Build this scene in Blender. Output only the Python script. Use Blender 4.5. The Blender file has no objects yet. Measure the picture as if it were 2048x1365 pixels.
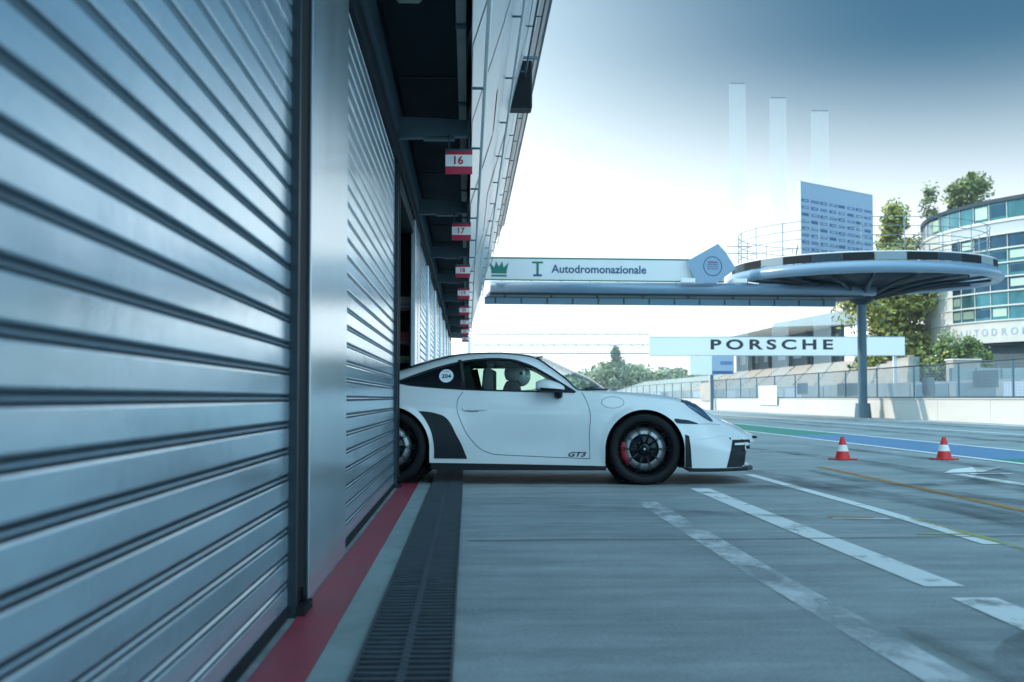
import bpy, bmesh, math, random
from mathutils import Vector, Matrix
from mathutils.bvhtree import BVHTree
from mathutils.geometry import delaunay_2d_cdt
random.seed(7)
R = math.radians
PI = math.pi
sc = bpy.context.scene
COL = sc.collection

# ------------------------------------------------------------------ camera, sky, sun
EYE = .83
cam_d = bpy.data.cameras.new('camera')
cam = bpy.data.objects.new('camera', cam_d)
COL.objects.link(cam)
cam_d.lens = 42.19
cam_d.sensor_width = 36
cam_d.clip_start = .05
cam_d.clip_end = 3000
cam.location = (0, 0, EYE)
PITCH, YAW = math.atan(114.5 / 2400), math.atan(89 / 2400)
cam.rotation_euler = (PI / 2 + PITCH, 0, -YAW)
cam_d.dof.use_dof = True
cam_d.dof.focus_distance = 11.6
cam_d.dof.aperture_fstop = 3.2
sc.camera = cam

SUN_EL, SUN_AZ = R(27), R(-76)          # azimuth from +Y towards +X
sd = Vector((math.sin(SUN_AZ) * math.cos(SUN_EL), math.cos(SUN_AZ) * math.cos(SUN_EL), math.sin(SUN_EL)))
w = bpy.data.worlds.new("World")
sc.world = w
w.use_nodes = True
nt = w.node_tree
nt.nodes.clear()
sky = nt.nodes.new('ShaderNodeTexSky')
sky.sky_type = 'NISHITA'
sky.sun_disc = False
sky.sun_elevation = SUN_EL
sky.sun_rotation = SUN_AZ
sky.dust_density = 2.2
sky.air_density = 1.0
sky.ozone_density = 2.0
tint = nt.nodes.new('ShaderNodeMix')
tint.data_type = 'RGBA'
tint.blend_type = 'MULTIPLY'
tint.inputs[0].default_value = 1
tint.inputs[7].default_value = (.13, .29, .33, 1)
bg = nt.nodes.new('ShaderNodeBackground')
bg.inputs[1].default_value = .15
wo = nt.nodes.new('ShaderNodeOutputWorld')
nt.links.new(sky.outputs[0], tint.inputs[6])
geo = nt.nodes.new('ShaderNodeTexCoord')
sep = nt.nodes.new('ShaderNodeSeparateXYZ')
nt.links.new(geo.outputs['Generated'], sep.inputs[0])
hz = nt.nodes.new('ShaderNodeMapRange')          # invented bright sky overhead and behind to light the ground, darker patch high ahead
hz.interpolation_type = 'SMOOTHSTEP'
hz.inputs[1].default_value = .02
hz.inputs[2].default_value = .29
nt.links.new(sep.outputs[2], hz.inputs[0])
dt = nt.nodes.new('ShaderNodeVectorMath'); dt.operation = 'DOT_PRODUCT'
dt.inputs[1].default_value = Vector((.68, .52, .50)).normalized()
nt.links.new(geo.outputs['Generated'], dt.inputs[0])
az = nt.nodes.new('ShaderNodeMapRange'); az.interpolation_type = 'SMOOTHSTEP'
az.inputs[1].default_value = .42
az.inputs[2].default_value = .86
nt.links.new(dt.outputs['Value'], az.inputs[0])
lobe = nt.nodes.new('ShaderNodeMath'); lobe.operation = 'MULTIPLY'
nt.links.new(hz.outputs[0], lobe.inputs[0]); nt.links.new(az.outputs[0], lobe.inputs[1])
hm = nt.nodes.new('ShaderNodeMix'); hm.data_type = 'RGBA'; hm.blend_type = 'MIX'
nt.links.new(lobe.outputs[0], hm.inputs[0])
nt.links.new(tint.outputs[2], hm.inputs[7])
gd = nt.nodes.new('ShaderNodeVectorMath'); gd.operation = 'DOT_PRODUCT'      # glare low ahead down the pit lane
gd.inputs[1].default_value = Vector((.12, .99, .02)).normalized()
nt.links.new(geo.outputs['Generated'], gd.inputs[0])
gm = nt.nodes.new('ShaderNodeMapRange'); gm.interpolation_type = 'SMOOTHSTEP'; gm.inputs[1].default_value = .60; gm.inputs[2].default_value = .95
nt.links.new(gd.outputs['Value'], gm.inputs[0])
gz = nt.nodes.new('ShaderNodeMapRange'); gz.interpolation_type = 'SMOOTHSTEP'; gz.inputs[1].default_value = .55; gz.inputs[2].default_value = .10
nt.links.new(sep.outputs[2], gz.inputs[0])
gx = nt.nodes.new('ShaderNodeMath'); gx.operation = 'MULTIPLY'
nt.links.new(gm.outputs[0], gx.inputs[0]); nt.links.new(gz.outputs[0], gx.inputs[1])
gl_ = nt.nodes.new('ShaderNodeMix'); gl_.data_type = 'RGBA'; gl_.blend_type = 'MIX'; gl_.inputs[7].default_value = (7.4, 7.9, 8.0, 1)
gl_.inputs[6].default_value = (4.2, 7.0, 8.7, 1)
nt.links.new(gx.outputs[0], gl_.inputs[0]); nt.links.new(gl_.outputs[2], hm.inputs[6])
nt.links.new(hm.outputs[2], bg.inputs[0])
nt.links.new(bg.outputs[0], wo.inputs[0])

sun_d = bpy.data.lights.new('sun', 'SUN')
sun_d.energy = 2.0
sun_d.angle = R(.6)
sun_d.color = (1, .90, .74)
sun = bpy.data.objects.new('sun', sun_d)
COL.objects.link(sun)
sun.rotation_euler = sd.to_track_quat('Z', 'Y').to_euler()

sc.view_settings.view_transform = 'Standard'
sc.view_settings.look = 'None'
sc.view_settings.exposure = .75
sc.view_settings.gamma = 1

# ------------------------------------------------------------------ materials
MATS = {}
def mat(name, col, rough=.6, metal=0., coat=0., noise=None, bump=None, spec=None, extra=None, sheen=0):
    """noise=(scale, amount, stretch xyz) varies the base colour; bump=(scale, strength, distance)"""
    if name in MATS: return MATS[name]
    m = bpy.data.materials.new(name); m.use_nodes = True
    t = m.node_tree; b = t.nodes['Principled BSDF']
    b.inputs['Base Color'].default_value = (*col, 1)
    b.inputs['Roughness'].default_value = rough
    b.inputs['Metallic'].default_value = metal
    b.inputs['Coat Weight'].default_value = coat
    b.inputs['Coat Roughness'].default_value = .04
    if spec is not None: b.inputs['Specular IOR Level'].default_value = spec
    tc = t.nodes.new('ShaderNodeTexCoord')
    if noise:
        s, amt, st = noise
        mp = t.nodes.new('ShaderNodeMapping'); mp.inputs['Scale'].default_value = st
        t.links.new(tc.outputs['Object'], mp.inputs[0])
        n = t.nodes.new('ShaderNodeTexNoise'); n.inputs['Scale'].default_value = s; n.inputs['Detail'].default_value = 7
        n.inputs['Roughness'].default_value = .62
        t.links.new(mp.outputs[0], n.inputs[0])
        r = t.nodes.new('ShaderNodeMapRange'); r.inputs[1].default_value = .3; r.inputs[2].default_value = .7
        r.inputs[3].default_value = 1 - amt; r.inputs[4].default_value = 1 + amt
        t.links.new(n.outputs[0], r.inputs[0])
        v = t.nodes.new('ShaderNodeVectorMath'); v.operation = 'SCALE'; v.inputs[0].default_value = col
        t.links.new(r.outputs[0], v.inputs['Scale'])
        t.links.new(v.outputs[0], b.inputs['Base Color'])
        r2 = t.nodes.new('ShaderNodeMapRange'); r2.inputs[1].default_value = .3; r2.inputs[2].default_value = .7
        r2.inputs[3].default_value = max(.02, rough - .5 * amt * rough); r2.inputs[4].default_value = min(1, rough + .5 * amt * rough)
        t.links.new(n.outputs[0], r2.inputs[0]); t.links.new(r2.outputs[0], b.inputs['Roughness'])
    if bump:
        n = t.nodes.new('ShaderNodeTexNoise'); n.inputs['Scale'].default_value = bump[0]; n.inputs['Detail'].default_value = 5
        t.links.new(tc.outputs['Object'], n.inputs[0])
        bp = t.nodes.new('ShaderNodeBump'); bp.inputs['Strength'].default_value = bump[1]; bp.inputs['Distance'].default_value = bump[2]
        t.links.new(n.outputs[0], bp.inputs['Height']); t.links.new(bp.outputs[0], b.inputs['Normal'])
    MATS[name] = m
    return m

def glass(name, tint_col, refl=.9, rough=.0):
    m = bpy.data.materials.new(name); m.use_nodes = True
    t = m.node_tree; t.nodes.clear()
    tr = t.nodes.new('ShaderNodeBsdfTransparent'); tr.inputs[0].default_value = (*tint_col, 1)
    gl = t.nodes.new('ShaderNodeBsdfGlossy'); gl.inputs[0].default_value = (refl, refl, refl, 1); gl.inputs['Roughness'].default_value = rough
    lw = t.nodes.new('ShaderNodeLayerWeight'); lw.inputs[0].default_value = .5
    pw = t.nodes.new('ShaderNodeMath'); pw.operation = 'POWER'; pw.inputs[1].default_value = 4.5; t.links.new(lw.outputs['Facing'], pw.inputs[0])
    fr = t.nodes.new('ShaderNodeMath'); fr.operation = 'MULTIPLY_ADD'; fr.inputs[1].default_value = .93; fr.inputs[2].default_value = .045; t.links.new(pw.outputs[0], fr.inputs[0])
    mx = t.nodes.new('ShaderNodeMixShader'); o = t.nodes.new('ShaderNodeOutputMaterial')
    t.links.new(fr.outputs[0], mx.inputs[0]); t.links.new(tr.outputs[0], mx.inputs[1]); t.links.new(gl.outputs[0], mx.inputs[2])
    t.links.new(mx.outputs[0], o.inputs[0])
    MATS[name] = m
    return m

def worn(name, col, rough, scale, lo, hi, stretch=(1, 1, 1), maxa=1.):
    """a thin layer (paint, rubber) worn away where noise is low"""
    m = bpy.data.materials.new(name); m.use_nodes = True
    t = m.node_tree; b = t.nodes['Principled BSDF']; o = t.nodes['Material Output']
    b.inputs['Base Color'].default_value = (*col, 1); b.inputs['Roughness'].default_value = rough
    tc = t.nodes.new('ShaderNodeTexCoord'); mp = t.nodes.new('ShaderNodeMapping'); mp.inputs['Scale'].default_value = stretch
    t.links.new(tc.outputs['Object'], mp.inputs[0])
    n = t.nodes.new('ShaderNodeTexNoise'); n.inputs['Scale'].default_value = scale; n.inputs['Detail'].default_value = 8
    n.inputs['Roughness'].default_value = .65
    t.links.new(mp.outputs[0], n.inputs[0])
    r = t.nodes.new('ShaderNodeMapRange'); r.inputs[1].default_value = lo; r.inputs[2].default_value = hi; r.inputs[4].default_value = maxa
    t.links.new(n.outputs[0], r.inputs[0])
    tr = t.nodes.new('ShaderNodeBsdfTransparent'); mx = t.nodes.new('ShaderNodeMixShader')
    t.links.new(r.outputs[0], mx.inputs[0]); t.links.new(tr.outputs[0], mx.inputs[1]); t.links.new(b.outputs[0], mx.inputs[2])
    t.links.new(mx.outputs[0], o.inputs[0])
    MATS[name] = m
    return m

def asphalt():
    m = bpy.data.materials.new('asphalt'); m.use_nodes = True
    t = m.node_tree; b = t.nodes['Principled BSDF']
    tc = t.nodes.new('ShaderNodeTexCoord')
    def nz(scale, st, det=6, rg=.6):
        mp = t.nodes.new('ShaderNodeMapping'); mp.inputs['Scale'].default_value = st
        t.links.new(tc.outputs['Object'], mp.inputs[0])
        n = t.nodes.new('ShaderNodeTexNoise'); n.inputs['Scale'].default_value = scale; n.inputs['Detail'].default_value = det
        n.inputs['Roughness'].default_value = rg
        t.links.new(mp.outputs[0], n.inputs[0]); return n
    big = nz(.55, (1, .8, 1)); streak = nz(1.6, (.30, 2.6, 1)); fine = nz(70, (1, 1, 1), 6, .85); mid = nz(4, (1, 1.4, 1), 6, .7)
    cr = t.nodes.new('ShaderNodeValToRGB')
    cr.color_ramp.elements[0].position = .36; cr.color_ramp.elements[0].color = (.17, .215, .232, 1)
    cr.color_ramp.elements[1].position = .64; cr.color_ramp.elements[1].color = (.46, .51, .52, 1)
    a = t.nodes.new('ShaderNodeMath'); a.operation = 'ADD'
    b1 = t.nodes.new('ShaderNodeMath'); b1.operation = 'MULTIPLY'; b1.inputs[1].default_value = .40
    b2 = t.nodes.new('ShaderNodeMath'); b2.operation = 'MULTIPLY'; b2.inputs[1].default_value = .38
    b3 = t.nodes.new('ShaderNodeMath'); b3.operation = 'MULTIPLY'; b3.inputs[1].default_value = .22
    a2 = t.nodes.new('ShaderNodeMath'); a2.operation = 'ADD'
    t.links.new(big.outputs[0], b1.inputs[0]); t.links.new(streak.outputs[0], b2.inputs[0]); t.links.new(mid.outputs[0], b3.inputs[0])
    t.links.new(b1.outputs[0], a.inputs[0]); t.links.new(b2.outputs[0], a.inputs[1])
    t.links.new(a.outputs[0], a2.inputs[0]); t.links.new(b3.outputs[0], a2.inputs[1])
    t.links.new(a2.outputs[0], cr.inputs[0])
    sp = t.nodes.new('ShaderNodeMapRange'); sp.inputs[1].default_value = .35; sp.inputs[2].default_value = .65; sp.inputs[3].default_value = .66; sp.inputs[4].default_value = 1.3
    t.links.new(fine.outputs[0], sp.inputs[0])
    v = t.nodes.new('ShaderNodeVectorMath'); v.operation = 'SCALE'
    t.links.new(cr.outputs[0], v.inputs[0]); t.links.new(sp.outputs[0], v.inputs['Scale'])
    t.links.new(v.outputs[0], b.inputs['Base Color'])
    b.inputs['Roughness'].default_value = .62
    bp = t.nodes.new('ShaderNodeBump'); bp.inputs['Strength'].default_value = .35; bp.inputs['Distance'].default_value = .004
    t.links.new(fine.outputs[0], bp.inputs['Height']); t.links.new(bp.outputs[0], b.inputs['Normal'])
    MATS['asphalt'] = m; return m

asphalt()
mat('slat', (.62, .76, .86), .22, .66, noise=(2.6, .13, (1, .35, 2.5)), bump=(2.2, .28, .02))
mat('slat_rib', (.60, .72, .80), .25, .7)
mat('joint_shade', (.05, .075, .10), .55, .3)  # shade put into the colour of the slat grooves
mat('rail_dark', (.016, .028, .040), .5, .3, noise=(5, .3, (1, 1, .4)))
mat('pillar', (.60, .70, .76), .24, .7, noise=(2.5, .08, (1, 1, .4)), bump=(2, .08, .02))
mat('wall_render', (.50, .53, .55), .75, noise=(1.2, .12, (1, 1, 1)))
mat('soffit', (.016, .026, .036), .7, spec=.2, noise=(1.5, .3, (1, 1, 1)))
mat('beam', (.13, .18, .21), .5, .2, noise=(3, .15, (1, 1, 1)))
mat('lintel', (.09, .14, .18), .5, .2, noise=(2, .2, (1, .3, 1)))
mat('pipe_pale', (.45, .45, .40), .55, noise=(2, .15, (1, 1, 1)))
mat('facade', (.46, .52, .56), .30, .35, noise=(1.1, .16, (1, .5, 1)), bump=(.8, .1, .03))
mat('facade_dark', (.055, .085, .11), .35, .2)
mat('roof_grey', (.3, .32, .33), .7)
mat('black', (.006, .008, .011), .45, spec=.3)
mat('black_soft', (.010, .013, .017), .7, spec=.2)
mat('concrete', (.27, .33, .33), .8, noise=(3.5, .18, (1, .6, 1)), bump=(60, .3, .003))
mat('red_paint', (.34, .040, .065), .5, noise=(5, .25, (1, .5, 1)))
mat('grate', (.06, .08, .10), .5, .3, noise=(8, .3, (1, 1, 1)))
mat('grate_hole', (.006, .008, .01), .9)
mat('white_wall', (.60, .58, .55), .7, noise=(.5, .08, (1, .4, 2)))
mat('fence_metal', (.05, .08, .10), .5, .5)
mat('fence_wire', (.24, .30, .34), .5, .5)
mat('fence_panel', (.24, .29, .32), .6)
mat('track_wall', (.22, .28, .32), .6, noise=(.3, .2, (1, 1, 1)))
mat('pale_blue_paint', (.20, .30, .41), .28, .15, coat=.3)
mat('steel_dark', (.014, .034, .052), .5, .1, spec=.3)
mat('steel_mid', (.09, .17, .23), .4, .2)
mat('column_paint', (.075, .14, .19), .4, .2)
mat('white', (.86, .82, .79), .5)
mat('banner_white', (.72, .71, .72), .55, noise=(.6, .05, (1, 1, 1)))
mat('green_print', (.01, .17, .13), .5)
mat('navy_print', (.015, .06, .17), .5)
mat('black_print', (.01, .015, .025), .5)
mat('grey_print', (.30, .38, .46), .5)
mat('purple_print', (.22, .10, .18), .5)
mat('led_blue', (.05, .11, .25), .4)
mat('led_mid', (.12, .20, .36), .4)
mat('led_light', (.34, .42, .54), .4)
mat('sign_red', (.48, .008, .045), .45)
mat('seat_beige', (.46, .40, .35), .6, noise=(1.2, .15, (1, 1, 1)))
mat('stand_grey', (.36, .41, .41), .7, noise=(.3, .2, (1, 1, 1)))
mat('stand_dark', (.07, .11, .13), .7, noise=(.2, .4, (1, 1, 1)))
mat('cone_orange', (.68, .028, .025), .45)
mat('bark', (.08, .055, .04), .9)
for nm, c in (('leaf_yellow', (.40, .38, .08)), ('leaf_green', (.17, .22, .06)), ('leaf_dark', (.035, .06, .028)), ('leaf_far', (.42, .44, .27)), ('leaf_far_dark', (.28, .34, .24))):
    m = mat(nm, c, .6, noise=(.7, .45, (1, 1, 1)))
mat('tower_white', (.58, .57, .54), .45, noise=(.4, .06, (1, 1, 1)))
mat('tower_grey', (.42, .46, .49), .5)
mat('tower_glass', (.05, .17, .19), .08, .35, noise=(.35, .5, (1, 1, .6)))
mat('tower_glass_dark', (.015, .06, .10), .08, .35, noise=(.4, .4, (1, 1, .6)))
mat('tower_glass_lit', (.45, .58, .46), .2)
mat('hill', (.16, .18, .12), .9)
# car
mat('car_paint', (.72, .745, .76), .30, 0, coat=1., noise=(300, .02, (1, 1, 1)))
mat('carbon', (.006, .009, .013), .25, 0, coat=.5, spec=.3)
mat('vent_black', (.007, .012, .017), .5, spec=.35)
mat('tyre', (.008, .010, .012), .6, spec=.25, noise=(14, .3, (1, 1, 1)))
mat('rim', (.022, .028, .034), .28, .8)
mat('disc', (.36, .40, .42), .35, .7)
mat('caliper', (.36, .006, .02), .3, .1, coat=.6)
mat('lamp_inner', (.14, .24, .36), .12, .6, coat=1.)
mat('lamp_chrome', (.75, .8, .85), .08, 1.)
mat('gap', (.03, .05, .065), .8)
mat('interior', (.018, .026, .030), .75)
mat('seat_cloth', (.035, .06, .065), .8)
mat('helmet', (.68, .76, .76), .25, .2, coat=.8)
mat('visor', (.01, .012, .015), .08, coat=1.)
mat('suit', (.012, .016, .022), .8)
mat('skin', (.42, .26, .19), .6)
mat('sticker', (.74, .80, .84), .5)
mat('tool_red', (.45, .02, .02), .4)
mat('tool_green', (.12, .60, .03), .5)
mat('shelf_grey', (.22, .30, .32), .5)
glass('car_glass', (.58, .72, .65))
glass('windscreen_glass', (.86, .92, .93))
def frosted(name, col):
    m = bpy.data.materials.new(name); m.use_nodes = True; t = m.node_tree; t.nodes.clear()
    d = t.nodes.new('ShaderNodeBsdfDiffuse'); d.inputs[0].default_value = (*col, 1); tl = t.nodes.new('ShaderNodeBsdfTranslucent'); tl.inputs[0].default_value = (*col, 1)
    tp = t.nodes.new('ShaderNodeBsdfTransparent'); a = t.nodes.new('ShaderNodeMixShader'); b = t.nodes.new('ShaderNodeMixShader'); o = t.nodes.new('ShaderNodeOutputMaterial')
    b.inputs[0].default_value = .12
    t.links.new(d.outputs[0], a.inputs[1]); t.links.new(tl.outputs[0], a.inputs[2]); t.links.new(tp.outputs[0], b.inputs[1]); t.links.new(a.outputs[0], b.inputs[2]); t.links.new(b.outputs[0], o.inputs[0]); MATS[name] = m
frosted('pylon_glass', (.92, .94, .95))
worn('paint_white', (.90, .92, .92), .6, 3.5, .30, .46, (1, .7, 1), .95)
worn('paint_white_old', (.86, .88, .90), .6, 3.0, .38, .60, (1, .5, 1), .8)
worn('paint_white_fresh', (.92, .94, .94), .6, 3.5, .20, .40, (1, 1, 1), .97)
worn('paint_orange', (.52, .27, .09), .6, 3.5, .25, .48, (1, 1, 1), .92)
worn('paint_yellow', (.48, .48, .16), .6, 3.5, .35, .55, (1, 1, 1), .85)
worn('paint_green', (.06, .30, .22), .6, 1.5, .15, .40, (1, 1, 1), .95)
worn('paint_blue', (.15, .29, .48), .6, 1.5, .15, .40, (1, 1, 1), .95)
worn('rubber', (.012, .02, .028), .55, 2.2, .36, .66, (1.5, .35, 1), .42)

# ------------------------------------------------------------------ helpers
class MB:
    def __init__(s): s.v = []; s.f = []; s.mi = []; s.sm = []; s.mats = []
    def m(s, name):
        if name not in s.mats: s.mats.append(name)
        return s.mats.index(name)
    def add(s, vs, fs, mt, smooth=False):
        o = len(s.v); k = s.m(mt)
        s.v += [tuple(p) for p in vs]
        for f in fs: s.f.append([i + o for i in f]); s.mi.append(k); s.sm.append(smooth)
        return s
    def box(s, x0, x1, y0, y1, z0, z1, mt, M=None):
        vs = [(x, y, z) for x in (x0, x1) for y in (y0, y1) for z in (z0, z1)]
        if M: vs = [M @ Vector(p) for p in vs]
        return s.add(vs, [(0, 1, 3, 2), (4, 6, 7, 5), (0, 4, 5, 1), (2, 3, 7, 6), (0, 2, 6, 4), (1, 5, 7, 3)], mt)
    def tube(s, pts, r, mt, n=8, closed=False, caps=True):
        pts = [Vector(p) for p in pts]; N = len(pts); vs = []; fs = []
        rr = r if isinstance(r, (list, tuple)) else [r] * N
        up = None
        for i, p in enumerate(pts):
            a = pts[(i - 1) % N] if (closed or i > 0) else p; b = pts[(i + 1) % N] if (closed or i < N - 1) else p
            d = (b - a).normalized()
            if up is None: up = Vector((0, 0, 1)) if abs(d.z) < .9 else Vector((1, 0, 0))
            x = d.cross(up)
            if x.length < 1e-4: x = d.orthogonal()
            x.normalize(); up = x.cross(d).normalized()
            for k in range(n):
                t = 2 * PI * k / n
                vs.append(p + (x * math.cos(t) + up * math.sin(t)) * rr[i])
        for i in range(N if closed else N - 1):
            j = (i + 1) % N
            for k in range(n):
                l = (k + 1) % n
                fs.append((i * n + k, i * n + l, j * n + l, j * n + k))
        if caps and not closed:
            fs.append(tuple(range(n - 1, -1, -1))); fs.append(tuple((N - 1) * n + k for k in range(n)))
        return s.add(vs, fs, mt, True)
    def cyl(s, c, r, z0, z1, mt, n=24, r2=None):
        r2 = r if r2 is None else r2
        vs = [(c[0] + r * math.cos(2 * PI * k / n), c[1] + r * math.sin(2 * PI * k / n), z0) for k in range(n)]
        vs += [(c[0] + r2 * math.cos(2 * PI * k / n), c[1] + r2 * math.sin(2 * PI * k / n), z1) for k in range(n)]
        s.add(vs, [(k, (k + 1) % n, n + (k + 1) % n, n + k) for k in range(n)], mt, True)
        return s.add(vs, [tuple(range(n - 1, -1, -1)), tuple(range(n, 2 * n))], mt)
    def lathe(s, prof, mt, n=48, axis='z', c=(0, 0, 0), a0=0, a1=2 * PI, smooth=True):
        """prof: (radius, height along axis)"""
        full = abs(a1 - a0 - 2 * PI) < 1e-6; vs = []; fs = []; K = len(prof); m = n if full else n + 1
        for i in range(m):
            t = a0 + (a1 - a0) * i / n
            for (r, h) in prof:
                if axis == 'z': vs.append((c[0] + r * math.cos(t), c[1] + r * math.sin(t), c[2] + h))
                else: vs.append((c[0] + r * math.cos(t), c[1] + h, c[2] + r * math.sin(t)))
        for i in range(n):
            j = (i + 1) % m
            for k in range(K - 1): fs.append((i * K + k, j * K + k, j * K + k + 1, i * K + k + 1))
        return s.add(vs, fs, mt, smooth)
    def prism(s, pts, d, mt):
        """pts: planar 3D loop, d: extrusion vector"""
        d = Vector(d); n = len(pts); vs = [Vector(p) for p in pts] + [Vector(p) + d for p in pts]
        return s.add(vs, [tuple(range(n - 1, -1, -1)), tuple(range(n, 2 * n))] + [(k, (k + 1) % n, n + (k + 1) % n, n + k) for k in range(n)], mt)
    def build(s, name, parent=None, fix=True, bevel=0):
        me = bpy.data.meshes.new(name); me.from_pydata(s.v, [], s.f)
        for k in s.mats: me.materials.append(MATS[k])
        me.polygons.foreach_set('material_index', s.mi); me.polygons.foreach_set('use_smooth', s.sm)
        if fix:
            bm = bmesh.new(); bm.from_mesh(me); bmesh.ops.recalc_face_normals(bm, faces=bm.faces); bm.to_mesh(me); bm.free()
        me.update()
        o = bpy.data.objects.new(name, me); COL.objects.link(o)
        if parent: o.parent = parent
        if bevel:
            b = o.modifiers.new('bevel', 'BEVEL'); b.width = bevel; b.segments = 2; b.limit_method = 'ANGLE'
        return o

def tag(o, label=None, cat=None, group=None, kind=None):
    if label: o['label'] = label
    if cat: o['category'] = cat
    if group: o['group'] = group
    if kind: o['kind'] = kind
    return o
def empty(name, loc=(0, 0, 0), rz=0, label=None, cat=None, group=None):
    o = bpy.data.objects.new(name, None); COL.objects.link(o); o.location = loc; o.rotation_euler = (0, 0, rz)
    o.empty_display_size = .2
    return tag(o, label, cat, group)
def copy_tree(o, parent=None):
    c = o.copy(); COL.objects.link(c); c.parent = parent
    for ch in [x for x in COL.objects if x.parent == o]: copy_tree(ch, c)
    return c

def text_mesh(txt, size, name, mt, M, parent=None, bold=0., shear=0., spacing=1., depth=.004, xscale=1.):
    """lettering built as a thin solid; M maps the (x right, y up, z out) text plane to its parent space"""
    cu = bpy.data.curves.new('txt', 'FONT'); cu.body = txt; cu.size = size; cu.align_x = 'CENTER'; cu.align_y = 'CENTER'
    cu.offset = bold; cu.shear = shear; cu.space_character = spacing; cu.extrude = depth / 2; cu.resolution_u = 4
    t = bpy.data.objects.new('txt', cu); COL.objects.link(t)
    dg = bpy.context.evaluated_depsgraph_get(); dg.update()
    me = bpy.data.meshes.new_from_object(t.evaluated_get(dg)); bpy.data.objects.remove(t)
    me.transform(Matrix.Diagonal((xscale, 1, 1, 1))); me.transform(M)
    me.materials.clear(); me.materials.append(MATS[mt])
    o = bpy.data.objects.new(name, me); COL.objects.link(o)
    if parent: o.parent = parent
    return o
def facing(x, y, z, rz=0):      # text plane facing -Y at a point
    return Matrix.Translation((x, y, z)) @ Matrix.Rotation(rz, 4, 'Z') @ Matrix.Rotation(PI / 2, 4, 'X')

# ------------------------------------------------------------------ ground and markings
g = MB(); g.add([(-900, -600, 0), (900, -600, 0), (900, 1500, 0), (-900, 1500, 0)], [(0, 1, 2, 3)], 'asphalt')
tag(g.build('ground'), kind='structure')
def strip(name, pts, wd, mt, z=.004, kind='structure', label=None):
    """flat band along a centre line"""
    vs = []; fs = []; N = len(pts)
    for i, (x, y) in enumerate(pts):
        a = Vector(pts[max(0, i - 1)]); b = Vector(pts[min(N - 1, i + 1)]); d = (b - a).normalized(); n = Vector((-d.y, d.x))
        ww = wd[i] if isinstance(wd, (list, tuple)) else wd
        vs += [(x + n.x * ww / 2, y + n.y * ww / 2, z), (x - n.x * ww / 2, y - n.y * ww / 2, z)]
    for i in range(N - 1): fs.append((2 * i, 2 * i + 1, 2 * i + 3, 2 * i + 2))
    m = MB(); m.add(vs, fs, mt); return tag(m.build(name), kind=kind, label=label)
WX = -.645
strip('concrete_gutter', [(-.30, -1), (-.30, 47)], .345, 'concrete', .004)
strip('red_threshold_band', [(-.557, -1), (-.557, 47)], .172, 'red_paint', .004)
strip('lane_marking', [(1.42, 3.0), (1.40, 5.6), (1.43, 9.6)], .16, 'paint_white_old', .004)
strip('lane_marking', [(2.05, 3.2), (2.10, 4.95)], .19, 'paint_white', .004)
strip('lane_marking', [(2.10, 5.25), (2.10, 8), (2.13, 11)], .18, 'paint_white', .004)
strip('lane_marking', [(2.98, 6.75), (3.04, 9), (3.06, 13)], .11, 'paint_white_fresh', .004)
strip('orange_marking', [(4.05, 7.2), (4.12, 9.4), (4.25, 14.4)], .10, 'paint_orange', .004)
strip('yellow_marking', [(3.05, 5.2), (3.06, 8.2)], .06, 'paint_yellow', .008)
strip('orange_marking', [(2.52, 8.36), (2.83, 8.30)], .07, 'paint_orange', .004)
strip('lane_marking', [(2.52, 8.25), (2.90, 8.19)], .06, 'paint_white_fresh', .004)
strip('yellow_marking', [(2.74, 7.27), (3.03, 7.22)], .05, 'paint_yellow', .008)
strip('pit_lane_band', [(7.87, 27), (7.9, 90)], 1.62, 'paint_green', .004)
strip('pit_lane_band', [(7.80, 16.2), (7.87, 27)], 1.62, 'paint_blue', .004)
strip('pit_lane_band', [(7.75, 8), (7.80, 16.2)], 1.62, 'paint_green', .004)
strip('lane_marking', [(6.95, 8), (7.0, 17), (7.05, 29), (7.08, 90)], .14, 'paint_white_fresh', .008)
strip('lane_marking', [(8.60, 8), (8.72, 20), (8.76, 30), (8.76, 90)], .14, 'paint_white_fresh', .008)
strip('lane_marking', [(12.65, 20), (12.7, 150)], .16, 'paint_white_fresh', .004)
strip('lane_marking', [(16.35, 20), (16.6, 150)], .14, 'paint_white_fresh', .004)
strip('arrow_marking', [(5.50, 8.0), (5.33, 11.3), (5.34, 13.0)], .16, 'paint_white_fresh', .004)
m = MB(); m.add([(5.25, 13.1, .008), (5.75, 13.25, .008), (6.35, 14.1, .008), (6.0, 14.15, .008), (5.6, 13.75, .008)], [(0, 1, 2, 3, 4)], 'paint_white_fresh')
m.add([(5.45, 12.85, .008), (6.0, 12.98, .008), (6.0, 13.05, .008), (5.5, 13.02, .008)], [(0, 1, 2, 3)], 'paint_white_fresh')
tag(m.build('arrow_marking'), kind='structure')
random.seed(3)
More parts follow.
